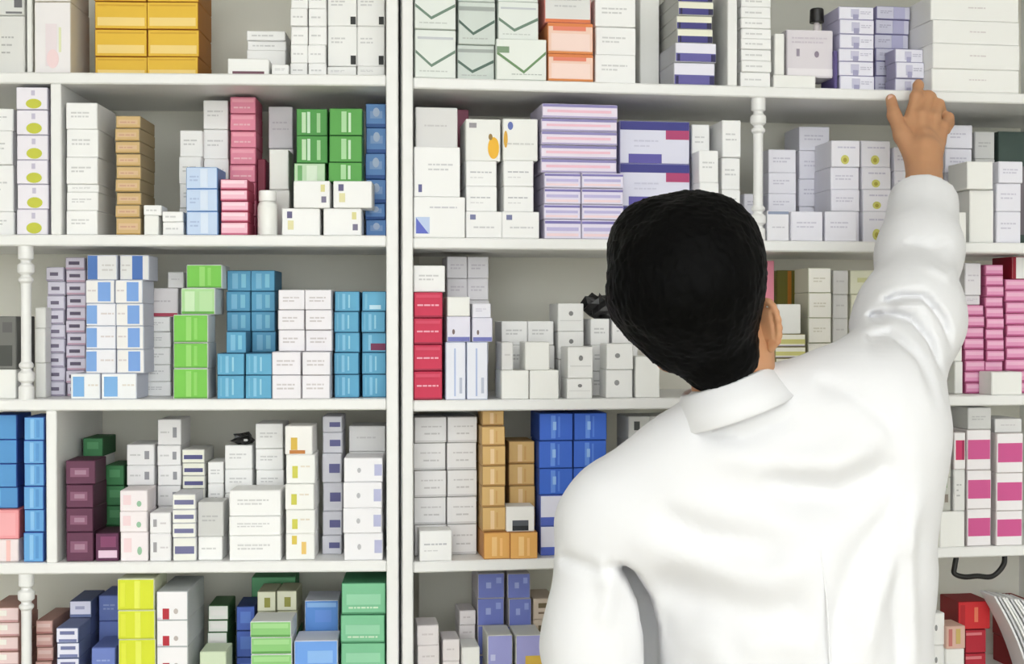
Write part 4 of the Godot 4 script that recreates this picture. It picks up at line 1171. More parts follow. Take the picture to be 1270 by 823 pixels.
# stacks: unit, style, name, look, place for each column, group, setback, depth (mm), column edges (mm), heights from the top down (mm)
const STACKS := [
	["L", "greytext", "grey_carton", "pale grey carton with faint print", ["under a square-logo carton"], "", 20, 100, [-648.7, -601.4], [1986.1, 1892]],
	["L", "greylogo", "grey_carton", "pale grey carton with dark square logo", ["on a faintly printed carton"], "", 18, 100, [-648, -600.8], [2048.8, 1986.1]],
	["L", "plain", "white_carton", "narrow plain white carton standing upright", ["beside the pink-printed white carton"], "", 20, 90, [-598.9, -588.6], [2054.7, 1892]],
	["L", "pinkprint", "white_carton", "white carton with pale pink print", ["beside the yellow cartons"], "white carton with pale pink print in its stack", 15, 110, [-584.5, -525.7], [2056.4, 2007.5, 1892]],
	["L", "yellow", "yellow_carton", "yellow carton with pale band", ["column beside pink-printed carton", "column beside bare shelf back"], "yellow carton with pale band in its stack", 60, 110, [-501.9, -415.5, -330.1], [2064.2, 2019.3, 1974.5, 1929.7, 1892]],
	["L", "maroonbase", "white_flat_carton", "flat white carton with maroon base", ["below bare shelf back"], "", 10, 60, [-276.9, -209.8], [1918.7, 1892]],
	["L", "white_thin", "white_flat_carton", "flat white carton", ["pile behind the maroon-based carton"], "flat white carton in its stack", 80, 100, [-256.8, -191.5], [1977.8, 1961.7, 1945.7, 1892]],
	["L", "white", "white_carton", "small white carton", ["beside the maroon-based carton"], "", 10, 60, [-207.2, -178.8], [1910, 1892]],
	["L", "white_thin", "white_flat_carton", "slim white carton with text", ["column beside flat white pile", "column beside black-cornered cartons"], "slim white carton with text in its stack", 30, 100, [-178.7, -149.9, -119.9], [2033.1, 2004.4, 1975.6, 1945.5, 1915.4, 1892]],
	["L", "corner", "white_carton", "white carton with black corner square", ["column beside slim white cartons", "column against the upright"], "white carton with black corner square in its stack", 40, 110, [-119.5, -70.9, -24.8], [2036.3, 1978.4, 1912.7, 1892]],
	["R", "chev", "grey_carton", "pale carton with green chevron line", ["stack against the upright"], "pale carton with green chevron line in its stack", 0, 120, [24, 92], [2040.2, 1970.1, 1892]],
	["R", "chevgrey", "grey_carton", "grey carton with dark green chevron", ["between pale chevron stacks"], "grey carton with dark green chevron in its stack", 12, 120, [96, 158.3], [2087.6, 2019.4, 1949.9, 1892]],
	["R", "chevgreen", "green_carton", "wide carton with bold green chevron", ["beside the orange cartons"], "", 0, 100, [158, 242], [1958.9, 1892]],
	["R", "chev", "grey_carton", "pale carton with green chevron line", ["on the wide chevron carton"], "pale carton with green chevron line in its stack", 10, 90, [160.7, 229], [2089.7, 2021.3, 1958.9]],
	["R", "orange", "orange_carton", "orange carton with pale panel", ["beside bold chevron carton"], "orange carton with pale panel in its stack", 5, 100, [242.9, 319.9], [1988.9, 1937.3, 1892]],
	["R", "orangegrey", "grey_carton", "grey carton with orange base line", ["on the orange cartons"], "", 7, 90, [239.2, 317.6], [2044.7, 1988.9]],
	["R", "white", "white_carton", "white carton with faint lines", ["beside the orange cartons"], "white carton with faint lines in its stack", 10, 100, [323.7, 393.4], [2033.7, 1985.8, 1939.2, 1892]],
	["R", "plain", "white_carton", "tall plain white carton", ["beside the navy-banded stack"], "", 90, 80, [418.9, 454.6], [2078.8, 1892]],
	["R", "navyband2", "lavender_flat_carton", "flat lavender carton with navy band", ["under the cream navy-banded cartons"], "flat lavender carton with navy band in its stack", 0, 160, [455.5, 527.6], [1961.2, 1929.1, 1892]],
	["R", "navyband", "cream_flat_carton", "flat cream carton with navy band", ["pile beside the divider"], "flat cream carton with navy band in its stack", 4, 150, [462.2, 524.7], [2051.8, 2030.4, 2007.6, 1984.9, 1961.2]],
	["R", "white_thin", "white_flat_carton", "thin white carton", ["pile beside the divider spindle"], "thin white carton in its stack", 5, 100, [572.6, 626.1], [2045.1, 2026.3, 2007.4, 1989.8, 1972.3, 1954.7, 1935.8, 1916.9, 1892]],
	["R", "plain", "white_flat_carton", "flat plain white carton", ["under the lilac carton"], "", 10, 90, [630.8, 706.3], [1914.3, 1892]],
	["R", "plain", "white_carton", "narrow bright white carton", ["beside the lilac carton"], "", 12, 50, [632.9, 651.4], [1984.5, 1914.3]],
	["R", "lilacmark", "lilac_carton", "lilac carton with two dark marks", ["beside the lavender grid of cartons"], "", 30, 60, [660.8, 744.5], [1995.7, 1914.3]],
	["R", "indigo", "indigo_flat_carton", "thin indigo carton edge", ["between lilac and lavender cartons"], "", 20, 60, [741.9, 749.1], [1960.7, 1892]],
	["R", "lavsq", "lavender_flat_carton", "flat lavender carton with grey square", ["column beside lilac carton"], "flat lavender carton with grey square in its stack", 20, 80, [750.6, 814.5], [2036, 2014, 1989.3, 1964.5, 1942.5, 1917.8, 1892]],
	["R", "lavsq2", "lavender_flat_carton", "flat bluish lavender carton", ["column behind short lavender pair"], "flat bluish lavender carton in its stack", 80, 70, [842.3, 907], [2052.9, 2030.2, 2004.7, 1979.2, 1956.5, 1930.9, 1892]],
	["R", "lavsq", "lavender_flat_carton", "flat lavender carton with grey square", ["short pile beside big white cartons"], "flat lavender carton with grey square in its stack", 30, 40, [857.1, 910.2], [1969.5, 1945.9, 1918.1, 1892]],
	["R", "white_big", "white_carton", "wide white carton", ["pile at the end of the shelf"], "wide white carton in its stack", 0, 120, [909, 1070.4], [2056.5, 2013.7, 1973.7, 1930.8, 1892]],
	["L", "white", "white_carton", "plain white carton", ["stack beside yellow-oval cartons"], "plain white carton in its stack", 20, 100, [-669.1, -619.3], [1837.5, 1801.4, 1747.1, 1672.1, 1634]],
	["L", "oval", "white_carton", "white carton with yellow oval", ["stack against the divider"], "white carton with yellow oval in its stack", 5, 100, [-610.6, -559.8], [1868.9, 1833, 1793.2, 1753.4, 1714.8, 1675, 1634]],
	["L", "white", "white_carton", "white carton with faint text", ["stack between divider and tan cartons"], "white carton with faint text in its stack", 5, 110, [-531.8, -480.9], [1845, 1802.6, 1757.6, 1715.1, 1702.3, 1672.7, 1634]],
	["L", "tan", "tan_flat_carton", "thin tan carton with pinkish print", ["tall stack beside white cartons"], "thin tan carton with pinkish print in its stack", 10, 100, [-455.3, -414.3], [1825.7, 1805, 1784.4, 1765, 1744.3, 1723.7, 1703, 1682.3, 1661.7, 1634]],
	["L", "plain", "white_carton", "tiny plain white carton", ["at the foot of tan stack"], "", 10, 50, [-410.5, -386.1], [1665.6, 1634]],
	["L", "white_thin", "white_flat_carton", "tiny flat white carton", ["on a tiny plain carton"], "", 8, 50, [-411.3, -381.8], [1682.3, 1665.6]],
	["L", "white_thin", "white_carton", "tiny white carton", ["beside the light blue cartons"], "tiny white carton in its stack", 10, 50, [-381, -346.3], [1672.2, 1655.4, 1634]],
	["L", "white", "white_carton", "white carton with faint lines", ["stack behind light blue cartons"], "white carton with faint lines in its stack", 85, 90, [-369.4, -330.9], [1813.4, 1769.2, 1723.7, 1683.6, 1634]],
	["L", "ltblue", "blue_carton", "light blue carton", ["stack beside the pink cartons"], "light blue carton in its stack", 5, 70, [-341.5, -290.1], [1743, 1708.1, 1672, 1634]],
	["L", "white", "white_carton", "plain white carton", ["stack behind pale blue and pink cartons"], "plain white carton in its stack", 100, 80, [-332.3, -289.5], [1865.5, 1817, 1767.2, 1720, 1682.2, 1634]],
	["L", "pink", "rose_flat_carton", "thin rose pink carton", ["tall stack behind paler pink cartons"], "thin rose pink carton in its stack", 85, 80, [-285.6, -241.6], [1868.8, 1840.7, 1812.5, 1784.4, 1756.3, 1726.8, 1697.3, 1670.5, 1634]],
	["L", "pinkwhite", "grey_flat_carton", "thin pale pink carton", ["short stack beside light blue cartons"], "thin pale pink carton in its stack", 5, 70, [-287.6, -242.6], [1723.9, 1707, 1688.9, 1672.1, 1655.3, 1634]],
	["L", "maroon", "maroon_carton", "narrow maroon carton", ["behind the white bottle"], "", 100, 80, [-242.5, -227.7], [1767.5, 1634]],
	["L", "lilacpale", "grey_carton", "pale lilac carton with fine print", ["stack behind white tall carton"], "pale lilac carton with fine print in its stack", 140, 80, [-229.2, -186.8], [1861.7, 1790.3, 1718.8, 1634]],
	["L", "plain", "white_carton", "tall plain white carton", ["stack behind the white bottle"], "tall plain white carton in its stack", 75, 55, [-218.8, -185.6], [1780.8, 1714, 1634]],
	["L", "whitedot_l", "white_carton", "white carton with small violet square", ["under green stack, by white bottle"], "", 10, 60, [-190.4, -128.3], [1678.1, 1634]],
	["L", "whitedot_r", "white_carton", "white carton with small violet square", ["under green stack, by blue stack"], "", 10, 120, [-124.4, -62.2], [1678.3, 1634]],
	["L", "whitedot_r", "white_carton", "white carton with small grey square", ["second layer under green cartons"], "", 5, 90, [-170.4, -111], [1721.8, 1678.1]],
	["L", "whitedot_l", "white_carton", "white carton with corner square print", ["second layer overhanging blue stack"], "", 2, 58, [-106.8, -43.5], [1721.7, 1678.3]],
	["L", "greenwhite", "grey_flat_carton", "pale green and white flat carton", ["under the deep green cartons"], "", 30, 90, [-173.4, -121.2], [1753.1, 1721.8]],
	["L", "green2", "green_carton", "deep green carton with pale strip", ["beside the pale green flat carton"], "", 20, 50, [-116.3, -60.3], [1753.6, 1721.7]],
	["L", "green", "green_carton", "deep green carton with white strips", ["above the pale green flat carton"], "deep green carton with white strips in its stack", 35, 80, [-170.1, -117.8], [1843, 1798.4, 1753.1]],
	["L", "green2", "green_carton", "deep green carton with pale strip", ["above another green carton"], "deep green carton with pale strip in its stack", 24, 45, [-115.4, -60.6], [1841.6, 1797.2, 1753.6]],
	["L", "blue", "blue_carton", "blue carton with pale oval", ["stack against the upright"], "blue carton with pale oval in its stack", 75, 80, [-60.1, -25.3], [1857.9, 1817.7, 1774.9, 1732, 1691.8, 1665, 1634]],
	["R", "bluelogo", "white_carton", "white carton with blue triangle logo", ["at the foot by the upright"], "", 0, 120, [22.1, 106.5], [1699.8, 1634]],
	["R", "bluedot", "white_carton", "white carton with small violet square", ["on the blue-triangle carton"], "", 3, 110, [24.3, 100.2], [1780.8, 1699.8]],
	["R", "greypale", "grey_carton", "large greyish white carton", ["on the violet-square carton"], "", 20, 90, [26.9, 96.9], [1847.3, 1780.8]],
	["R", "maroonpink", "maroon_carton", "dull maroon carton", ["behind the large greyish carton"], "", 150, 80, [94.4, 130.9], [1865.8, 1634]],
	["R", "bluedot_t", "white_carton", "white carton with bluish dot", ["foot of stack beside blue-triangle carton", "foot of stack beside lavender pile"], "white carton with bluish dot in its stack", 2, 100, [106.7, 167.6, 230.3], [1677.7, 1634]],
	["R", "white_line", "white_carton", "white carton with grey text line", ["column beside violet-square carton"], "white carton with grey text line in its stack", 8, 90, [108.7, 160.4], [1760.5, 1718.5, 1677.7]],
	["R", "white_line", "white_carton", "white carton with grey text line", ["column beside lavender pile"], "white carton with grey text line in its stack", 8, 90, [169.8, 220.6], [1761.6, 1719.4, 1677.7]],
	["R", "figure_l", "white_carton", "white carton with yellow figure", ["atop column beside grey carton"], "", 12, 90, [109.2, 167.7], [1829.4, 1760.5]],
	["R", "figure_r", "white_carton", "white carton with blue dot", ["atop column beside lavender pile"], "", 12, 90, [170.3, 229.3], [1830.8, 1761.6]],
	["R", "lavstripe2", "lavender_flat_carton", "thin lavender carton with purple stripes", ["under the pile, by white cartons", "under the pile, by blue-banded cartons"], "thin lavender carton with purple stripes in its stack", 0, 120, [235.3, 298.5, 370.5], [1742.7, 1717.6, 1691.1, 1665.9, 1634]],
	["R", "lavstripe", "lavender_flat_carton", "wide thin lavender pink carton", ["pile on striped lavender cartons"], "wide thin lavender pink carton in its stack", 6, 110, [232.3, 361], [1855.9, 1832, 1810.8, 1788.3, 1765.8, 1742.7]],
	["R", "bluered", "white_carton", "white carton with navy band, red block", ["stack beside lavender pile"], "white carton with navy band, red block in its stack", 45, 110, [372.8, 496.2], [1836.7, 1764.6, 1692.5, 1634]],
	["R", "white", "white_flat_carton", "slim white carton", ["stack beside navy-banded cartons"], "slim white carton in its stack", 60, 80, [503.4, 536.2], [1835.3, 1777.4, 1716.8, 1634]],
	["R", "white", "white_carton", "narrow white carton", ["stack before taller slim cartons"], "narrow white carton in its stack", 10, 45, [501.4, 536.3], [1785, 1731.1, 1685.2, 1634]],
	["R", "white", "white_flat_carton", "slim white carton", ["stack beside the turned spindle"], "slim white carton in its stack", 30, 90, [546.8, 580.8], [1838.8, 1776, 1721.5, 1680.6, 1634]],
	["R", "lavwhite", "lavender_carton", "small lavender white carton", ["stack behind the turned spindle"], "small lavender white carton in its stack", 80, 80, [601.7, 638.1], [1720, 1683.7, 1634]],
	["R", "bluelid", "blue_carton", "small carton with blue-grey lid edge", ["beside the turned spindle"], "", 5, 70, [619.1, 658.7], [1684.9, 1634]],
	["R", "lavwhite", "grey_carton", "pale lavender carton", ["stack behind blue-lidded carton"], "pale lavender carton in its stack", 85, 80, [648.6, 700.1], [1798.6, 1757.8, 1721.2, 1684.7, 1634]],
	["R", "lavwhite", "grey_carton", "pale lavender carton", ["on shelf beside blue-lidded carton"], "", 0, 70, [658.3, 715.2], [1683.7, 1634]],
	["R", "lavwhite", "grey_carton", "pale lavender carton", ["on shelf before yellow-dot cartons"], "", 0, 40, [718.1, 775.4], [1684.5, 1634]],
	["R", "lavwhite", "grey_carton", "pale white carton", ["tall stack before grey shelf back"], "pale white carton in its stack", 132, 80, [722.2, 779.7], [1846.2, 1803, 1752.5, 1703.5, 1634]],
	["R", "yellowdot", "white_carton", "white carton with yellow dot", ["atop the column by tall pale stack"], "", 50, 80, [749.7, 802.5], [1811.5, 1765.5]],
	["R", "lavwhite", "grey_carton", "pale lavender carton", ["column under a yellow-dot carton"], "pale lavender carton in its stack", 50, 80, [749.7, 802.5], [1765.5, 1726.4, 1688.7, 1634]],
	["R", "yellowdot", "white_carton", "white carton with yellow dot", ["column beside the raised arm"], "white carton with yellow dot in its stack", 50, 80, [805.5, 860.2], [1812.6, 1766.4, 1727.2, 1689.4, 1634]],
	["R", "lavwhite", "lavender_carton", "narrow lavender white carton", ["stack behind the raised arm"], "narrow lavender white carton in its stack", 50, 80, [864.7, 898.9], [1802.3, 1760.2, 1713.9, 1634]],
	["R", "plain", "white_carton", "tiny bright white carton", ["standing beside the sleeve"], "", 0, 60, [947.2, 973.8], [1685.6, 1634]],
	["R", "plain", "white_carton", "plain white carton", ["beside the tiny bright carton"], "", 10, 70, [984.8, 1031], [1725.9, 1634]],
	["R", "plain", "white_carton", "bright white carton", ["overhanging atop a plain white carton"], "", 0, 70, [973.8, 1022.7], [1773.3, 1725.9]],
	["R", "lavwhite", "grey_carton", "pale white carton", ["stack beside the raised forearm"], "pale white carton in its stack", 90, 80, [978.7, 1030.9], [1848.5, 1806.8, 1762.2, 1711.9, 1634]],
	["R", "grey", "grey_carton", "greyish white carton", ["stack behind the overhanging carton"], "greyish white carton in its stack", 100, 80, [1040.8, 1079.5], [1839.6, 1790.3, 1742.5, 1634]],
	["R", "lavwhite", "grey_carton", "pale lavender white carton", ["stack at the end of shelf"], "pale lavender white carton in its stack", 10, 80, [1035.5, 1082], [1775.5, 1737.8, 1689, 1634]],
	["R", "darkgreen", "green_carton", "dark green grey carton", ["behind stack at shelf end"], "", 120, 90, [1096.6, 1170.7], [1843.8, 1634]],
	["L", "plain", "white_carton", "plain white carton", ["under the dark grey carton"], "", 20, 90, [-669.1, -616.8], [1418.4, 1371]],
	["L", "darkgrey", "grey_carton", "mottled dark grey carton", ["beside the turned spindle"], "", 25, 90, [-670.9, -615.8], [1503.9, 1418.4]],
	["L", "plain", "white_carton", "narrow white carton", ["stack behind the turned spindle"], "narrow white carton in its stack", 50, 30, [-596.7, -578.5], [1518.4, 1484.2, 1427.7, 1371]],
	["L", "lavthin", "lavender_flat_carton", "thin lavender carton with dark print", ["tall stack near the spindle"], "thin lavender carton with dark print in its stack", 85, 100, [-587.8, -557.4], [1585.5, 1561.7, 1537.9, 1514.2, 1490.4, 1466.6, 1442.8, 1419, 1395.2, 1371]],
	["L", "lavthin2", "lilac_flat_carton", "thin lilac carton with dark print", ["tall stack against blue-patch cartons"], "thin lilac carton with dark print in its stack", 85, 100, [-556.1, -523.1], [1601.5, 1580.7, 1559.9, 1539, 1518.2, 1497.3, 1476.5, 1455.6, 1434.8, 1413.9, 1393, 1371]],
	["L", "bluel2", "white_carton", "white carton with sky blue patch", ["foot of stack beside lilac cartons", "foot of stack beside plain cartons"], "white carton with sky blue patch in its stack", 0, 80, [-525.3, -477, -419.7], [1412.4, 1371]],
	["L", "bluel", "white_carton", "white carton with blue edge", ["column against thin lilac cartons"], "white carton with blue edge in its stack", 4, 75, [-502.3, -453.8], [1524.5, 1488.4, 1451, 1412.4]],
	["L", "bluer", "white_carton", "white carton with blue patch", ["column against plain white cartons"], "white carton with blue patch in its stack", 4, 75, [-453.8, -409.1], [1561.9, 1524.5, 1488.4, 1450.9, 1412.4]],
	["L", "bluer", "white_carton", "white carton with blue patch", ["above the blue-edged column"], "", 6, 75, [-502.8, -455.6], [1561.9, 1524.5]],
	["L", "bluetop", "blue_carton", "carton with deep blue edge", ["atop the blue-edged column"], "", 10, 70, [-501.3, -452.8], [1602.1, 1561.9]],
	["L", "bluetop2", "blue_carton", "carton with deep blue stripe", ["atop the blue-patch column"], "", 10, 70, [-450.2, -402.8], [1602.2, 1561.9]],
	["L", "white", "white_carton", "plain white carton", ["stack between blue-patch and green"], "plain white carton in its stack", 82, 80, [-435.1, -382.1], [1502.7, 1478.6, 1451.8, 1423.7, 1395.6, 1371]],
	["L", "redbase", "white_carton", "pinkish white carton with red base", ["on plain cartons beside green stack"], "", 85, 70, [-422.5, -370.7], [1550.9, 1502.7]],
	["L", "greypale", "grey_carton", "small greyish white carton", ["atop the red-based carton"], "", 90, 50, [-390.4, -362.5], [1577.9, 1550.9]],
	["L", "lime", "green_carton", "bright green carton with pale strip", ["stack beside teal cartons"], "bright green carton with pale strip in its stack", 0, 70, [-362.2, -305.9], [1506.5, 1461.3, 1420, 1371]],
	["L", "limepale", "grey_carton", "pale green carton", ["on bright green stack"], "", 12, 90, [-353.2, -297.8], [1549.3, 1506.5]],
	["L", "lime", "green_carton", "bright green carton with pale strip", ["atop the pale green carton"], "", 30, 80, [-347.8, -289.4], [1587.7, 1549.3]],
	["L", "teal", "teal_carton", "teal carton with light strip", ["front pair beside green stack", "front pair beside white lilac cartons"], "teal carton with light strip in its stack", 0, 60, [-293.1, -248.2, -204.5], [1444.4, 1409.5, 1371]],
	["L", "teal2", "teal_carton", "teal carton with broad strip", ["on the front teal pair"], "", 4, 50, [-279.7, -246.3], [1479.3, 1444.4]],
	["L", "teal2", "teal_carton", "teal carton with broad strip", ["rear stack beside green cartons", "rear stack beside white lilac cartons"], "teal carton with broad strip in its stack", 75, 80, [-290.5, -249.4, -208.2], [1580.2, 1545.5, 1512, 1478.6, 1443.8, 1407.7, 1371]],
	["L", "whitelilac", "white_carton", "white lilac carton with faint text", ["base layer beside teal front", "base layer beside plain teal stack"], "white lilac carton with faint text in its stack", 0, 90, [-204.5, -156.9, -110.5], [1446.9, 1409.3, 1371]],
	["L", "whitelilac", "white_carton", "white lilac carton with faint text", ["upper column beside teal front stack", "upper column beside red-marked teal"], "white lilac carton with faint text in its stack", 12, 80, [-197.1, -153.1, -109.1], [1546.9, 1514.3, 1481.8, 1446.9]],
	["L", "teal", "teal_carton", "teal carton with light strip", ["stack between white and red-marked teal"], "teal carton with light strip in its stack", 30, 80, [-108.1, -66.2], [1544.7, 1511.8, 1477.7, 1444.8, 1409.3, 1371]],
	["L", "tealpale", "teal_carton", "teal carton with pale patch", ["atop the stack against the upright"], "", 40, 80, [-64.3, -23.5], [1544.9, 1511.9]],
	["L", "teal", "teal_carton", "teal carton with light strip", ["under the pale-patch teal carton"], "", 40, 80, [-64.3, -23.5], [1511.9, 1477.5]],
	["L", "tealmark", "teal_carton", "teal carton with dark red mark", ["stack against the upright"], "", 40, 80, [-64.3, -23.5], [1477.5, 1444.5]],
	["L", "teal", "teal_carton", "teal carton with light strip", ["under the red-marked teal carton"], "teal carton with light strip in its stack", 40, 80, [-64.3, -23.5], [1444.5, 1408.8, 1371]],
	["R", "red", "red_carton", "red carton with white lettering", ["stack against the upright"], "red carton with white lettering in its stack", 5, 100, [21.8, 70.2], [1546.1, 1504.3, 1461.2, 1418.1, 1371]],
	["R", "white", "white_carton", "white carton", ["on the red cartons"], "", 8, 90, [22, 74.5], [1589.3, 1546.1]],
	["R", "bluetint", "white_carton", "tall white carton with bluish strips", ["beside the red cartons", "beside the small plain cartons"], "tall white carton with bluish strips in its stack", 5, 80, [75.5, 109.7, 145.4], [1465, 1371]],
	["R", "purplebase", "white_carton", "white carton with purple base", ["above bluish tall carton by red stack"], "", 8, 70, [77.1, 116.7], [1506.9, 1465]],
	["R", "plain", "white_carton", "small plain white carton", ["on purple-based carton by red stack"], "", 10, 60, [77.3, 115.6], [1538.5, 1506.9]],
	["R", "purplebase", "lavender_carton", "lavender carton with purple base", ["above bluish carton by small cartons"], "", 8, 70, [119.3, 153.8], [1504.3, 1465]],
	["R", "lavwhite", "lavender_flat_carton", "flat lavender white carton", ["on lavender purple-based carton"], "", 12, 60, [119.8, 151.7], [1528, 1504.3]],
	["R", "lilacpale", "grey_carton", "pale lilac carton with fine print", ["rear stack behind red-side cartons", "rear stack behind lavender cartons"], "pale lilac carton with fine print in its stack", 100, 80, [86.5, 122.2, 159.5], [1608.4, 1571.4, 1534.5, 1497.5, 1461.9, 1424.9, 1371]],
	["R", "plain", "white_carton", "plain white carton", ["foot of front row by bluish carton", "foot of front row by dotted carton"], "plain white carton in its stack", 0, 70, [166, 212.5, 262.1], [1418.6, 1371]],
	["R", "plain", "white_carton", "bright white carton", ["standing on front row, overlapping two"], "", 4, 60, [205.2, 246.7], [1464.7, 1418.6]],
	["R", "greypale", "white_carton", "narrow white carton", ["standing on front row by bluish carton"], "", 6, 60, [166.8, 186.8], [1464.8, 1418.6]],
	["R", "white", "white_carton", "small white carton", ["rear column by bluish carton", "rear column by dotted carton"], "small white carton in its stack", 80, 80, [177.4, 223, 268.8], [1498.9, 1457.9, 1414.2, 1371]],
	["R", "greydot", "white_carton", "white carton with grey dot", ["front stack beside plain cartons"], "white carton with grey dot in its stack", 0, 60, [275.6, 318.8], [1456.6, 1404.9, 1371]],
	["R", "greydot", "white_carton", "white carton with grey dot", ["rear stack behind the plain row"], "white carton with grey dot in its stack", 75, 80, [273.4, 319.4], [1529, 1481.1, 1434.5, 1371]],
	["R", "white", "white_carton", "white carton", ["stack under the black pouch"], "white carton in its stack", 70, 90, [329.6, 363.2], [1503, 1457.7, 1413.8, 1371]],
	["R", "greydot2", "white_carton", "white carton with small grey dot", ["stack beside the dark hair"], "white carton with small grey dot in its stack", 10, 50, [342.7, 389.3], [1461.5, 1418.7, 1371]],
	["R", "white", "white_carton", "white carton", ["stack beside head, behind dotted pair"], "white carton in its stack", 70, 90, [366, 412.5], [1505.7, 1460.4, 1416.3, 1371]],
	["R", "plain", "white_carton", "white carton", ["half hidden behind the head"], "", 10, 60, [393.4, 436.1], [1439.9, 1371]],
	["R", "pinkcar", "pink_carton", "narrow pink carton", ["standing above the ear"], "", 100, 25, [646.5, 667.2], [1605, 1371]],
	["R", "olive", "olive_carton", "olive carton with orange stripe", ["behind the yellow-striped cartons"], "", 130, 80, [680.9, 726], [1589.3, 1371]],
	["R", "yellowstripe", "cream_flat_carton", "thin cream carton with yellow stripe", ["stack beside the ear"], "thin cream carton with yellow stripe in its stack", 0, 90, [631.4, 686.7], [1477.2, 1455.5, 1436.5, 1417.4, 1397.1, 1371]],
	["R", "plain", "white_carton", "white carton with greyish face", ["on the yellow-striped cartons"], "", 4, 80, [635.7, 678.3], [1527.5, 1477.2]],
	["R", "cream", "cream_carton", "cream white carton", ["stack beside yellow-striped cartons"], "cream white carton in its stack", 10, 70, [693.4, 735], [1589.2, 1546.8, 1504.4, 1461.9, 1419.5, 1371]],
	["R", "greypale", "grey_carton", "greyish white carton", ["stack beside cream cartons"], "greyish white carton in its stack", 50, 80, [752.6, 781.9], [1586.8, 1544.9, 1503, 1461.1, 1417.8, 1371]],
	["R", "yellowpale", "grey_carton", "pale yellow white carton", ["stack behind the raised arm"], "pale yellow white carton in its stack", 70, 80, [793.2, 837.9], [1587.8, 1545.4, 1503, 1460.6, 1416.8, 1371]],
	["R", "plain", "white_carton", "narrow white carton", ["stack beside the pink cartons"], "narrow white carton in its stack", 50, 80, [976.9, 993.5], [1484.6, 1427.9, 1371]],
	["R", "pinkthin", "pink_flat_carton", "thin pink carton", ["column beside narrow white cartons"], "thin pink carton in its stack", 50, 80, [996.5, 1034.4], [1527.1, 1507.5, 1488, 1468.4, 1448.8, 1429.2, 1409.6, 1390, 1371]],
	["R", "lilacpale", "grey_carton", "pale lilac carton with fine print", ["on the shortest pink column"], "pale lilac carton with fine print in its stack", 60, 70, [1000.1, 1032], [1601.3, 1544.3, 1527.1]],
	["R", "pinkthin", "pink_flat_carton", "thin pink carton", ["middle column, the tallest"], "thin pink carton in its stack", 50, 80, [1035.9, 1070.9], [1598.3, 1579.4, 1560.5, 1541.5, 1522.6, 1503.7, 1484.8, 1465.9, 1446.9, 1428, 1409.1, 1390.1, 1371]],
	["R", "pinkthin", "pink_flat_carton", "thin pink carton", ["column under the red-edged carton"], "thin pink carton in its stack", 50, 80, [1073.9, 1113.7], [1572.9, 1552.6, 1532.4, 1512.1, 1491.9, 1471.6, 1451.4, 1431.1, 1410.8, 1390.6, 1371]],
	["R", "redwhite", "white_carton", "white carton with dark red edge", ["on the end pink column"], "", 55, 70, [1087.4, 1116.5], [1613, 1572.9]],
	["R", "plain", "white_carton", "plain white carton", ["before the pink columns"], "", 0, 45, [1021.2, 1079.3], [1411, 1371]],
	["L", "bluetall", "blue_carton", "sky blue carton with pale strip", ["stack against the divider"], "sky blue carton with pale strip in its stack", 10, 90, [-602.1, -569], [1342.4, 1305, 1267.5, 1231.2, 1193.7, 1157.5, 1110]],
	["L", "salmonwhite", "white_carton", "white carton with pale pink strip", ["under the salmon pink carton"], "", 10, 80, [-658, -609.7], [1146.1, 1110]],
	["L", "salmon", "salmon_carton", "salmon pink carton", ["beside the sky blue stack"], "", 12, 80, [-658.7, -610.4], [1193.7, 1146.1]],
	["L", "bluedark", "blue_carton", "blue carton", ["stack on the salmon pink carton"], "blue carton in its stack", 25, 70, [-663.2, -615.8], [1345.4, 1305.1, 1266.1, 1228.3, 1193.7]],
	["L", "plum", "plum_carton", "dark plum carton with paler panel", ["stack beside the divider"], "dark plum carton with paler panel in its stack", 10, 80, [-535.8, -491.1], [1233.5, 1195.9, 1157, 1110]],
	["L", "plum", "plum_carton", "wide dark plum carton", ["atop the plum stack"], "", 12, 70, [-537.7, -489.1], [1272.1, 1233.5]],
	["L", "plum2", "plum_carton", "plum carton with white band", ["at the foot of plum stack"], "", 10, 70, [-489.8, -451.5], [1155.4, 1110]],
	["L", "greypale", "grey_carton", "tall pale grey carton", ["behind the plum stack"], "", 110, 80, [-535.3, -500.5], [1268.6, 1110]],
	["L", "dkgreen", "green_carton", "dark green carton", ["on the tall pale grey carton"], "", 110, 80, [-535.3, -500.5], [1299.7, 1268.6]],
	["L", "dkgreen", "green_carton", "dark green carton with paler panel", ["stack behind plum white-banded carton"], "dark green carton with paler panel in its stack", 100, 80, [-496.6, -463.3], [1254.6, 1220.8, 1187.1, 1153.3, 1110]],
	["L", "pinkwash", "white_carton", "white carton with pale pink wash", ["front stack beside plum carton"], "white carton with pale pink wash in its stack", 5, 65, [-449, -404.2], [1224.6, 1190.9, 1157.3, 1110]],
	["L", "whitebar_l", "white_carton", "white carton with small dark bar", ["front pair beside navy-striped cartons"], "white carton with small dark bar in its stack", 5, 60, [-401.7, -367.1], [1188.1, 1154.4, 1110]],
	["L", "navystrip", "white_flat_carton", "thin white carton with navy strip", ["front stack beside dark-barred pair"], "thin white carton with navy strip in its stack", 3, 65, [-365.4, -327], [1218, 1193.3, 1171.3, 1148, 1110]],
	["L", "whitebar", "white_carton", "white carton with grey bar", ["rear stack beside dark green cartons"], "white carton with grey bar in its stack", 90, 80, [-458.2, -411.7], [1290.5, 1255.5, 1221.9, 1186.9, 1150.5, 1110]],
	["L", "whitebar", "white_carton", "white carton with grey bar", ["taller rear stack by navy strips"], "white carton with grey bar in its stack", 90, 80, [-407.7, -367.8], [1332, 1288.9, 1255.3, 1221.6, 1186.6, 1150.2, 1110]],
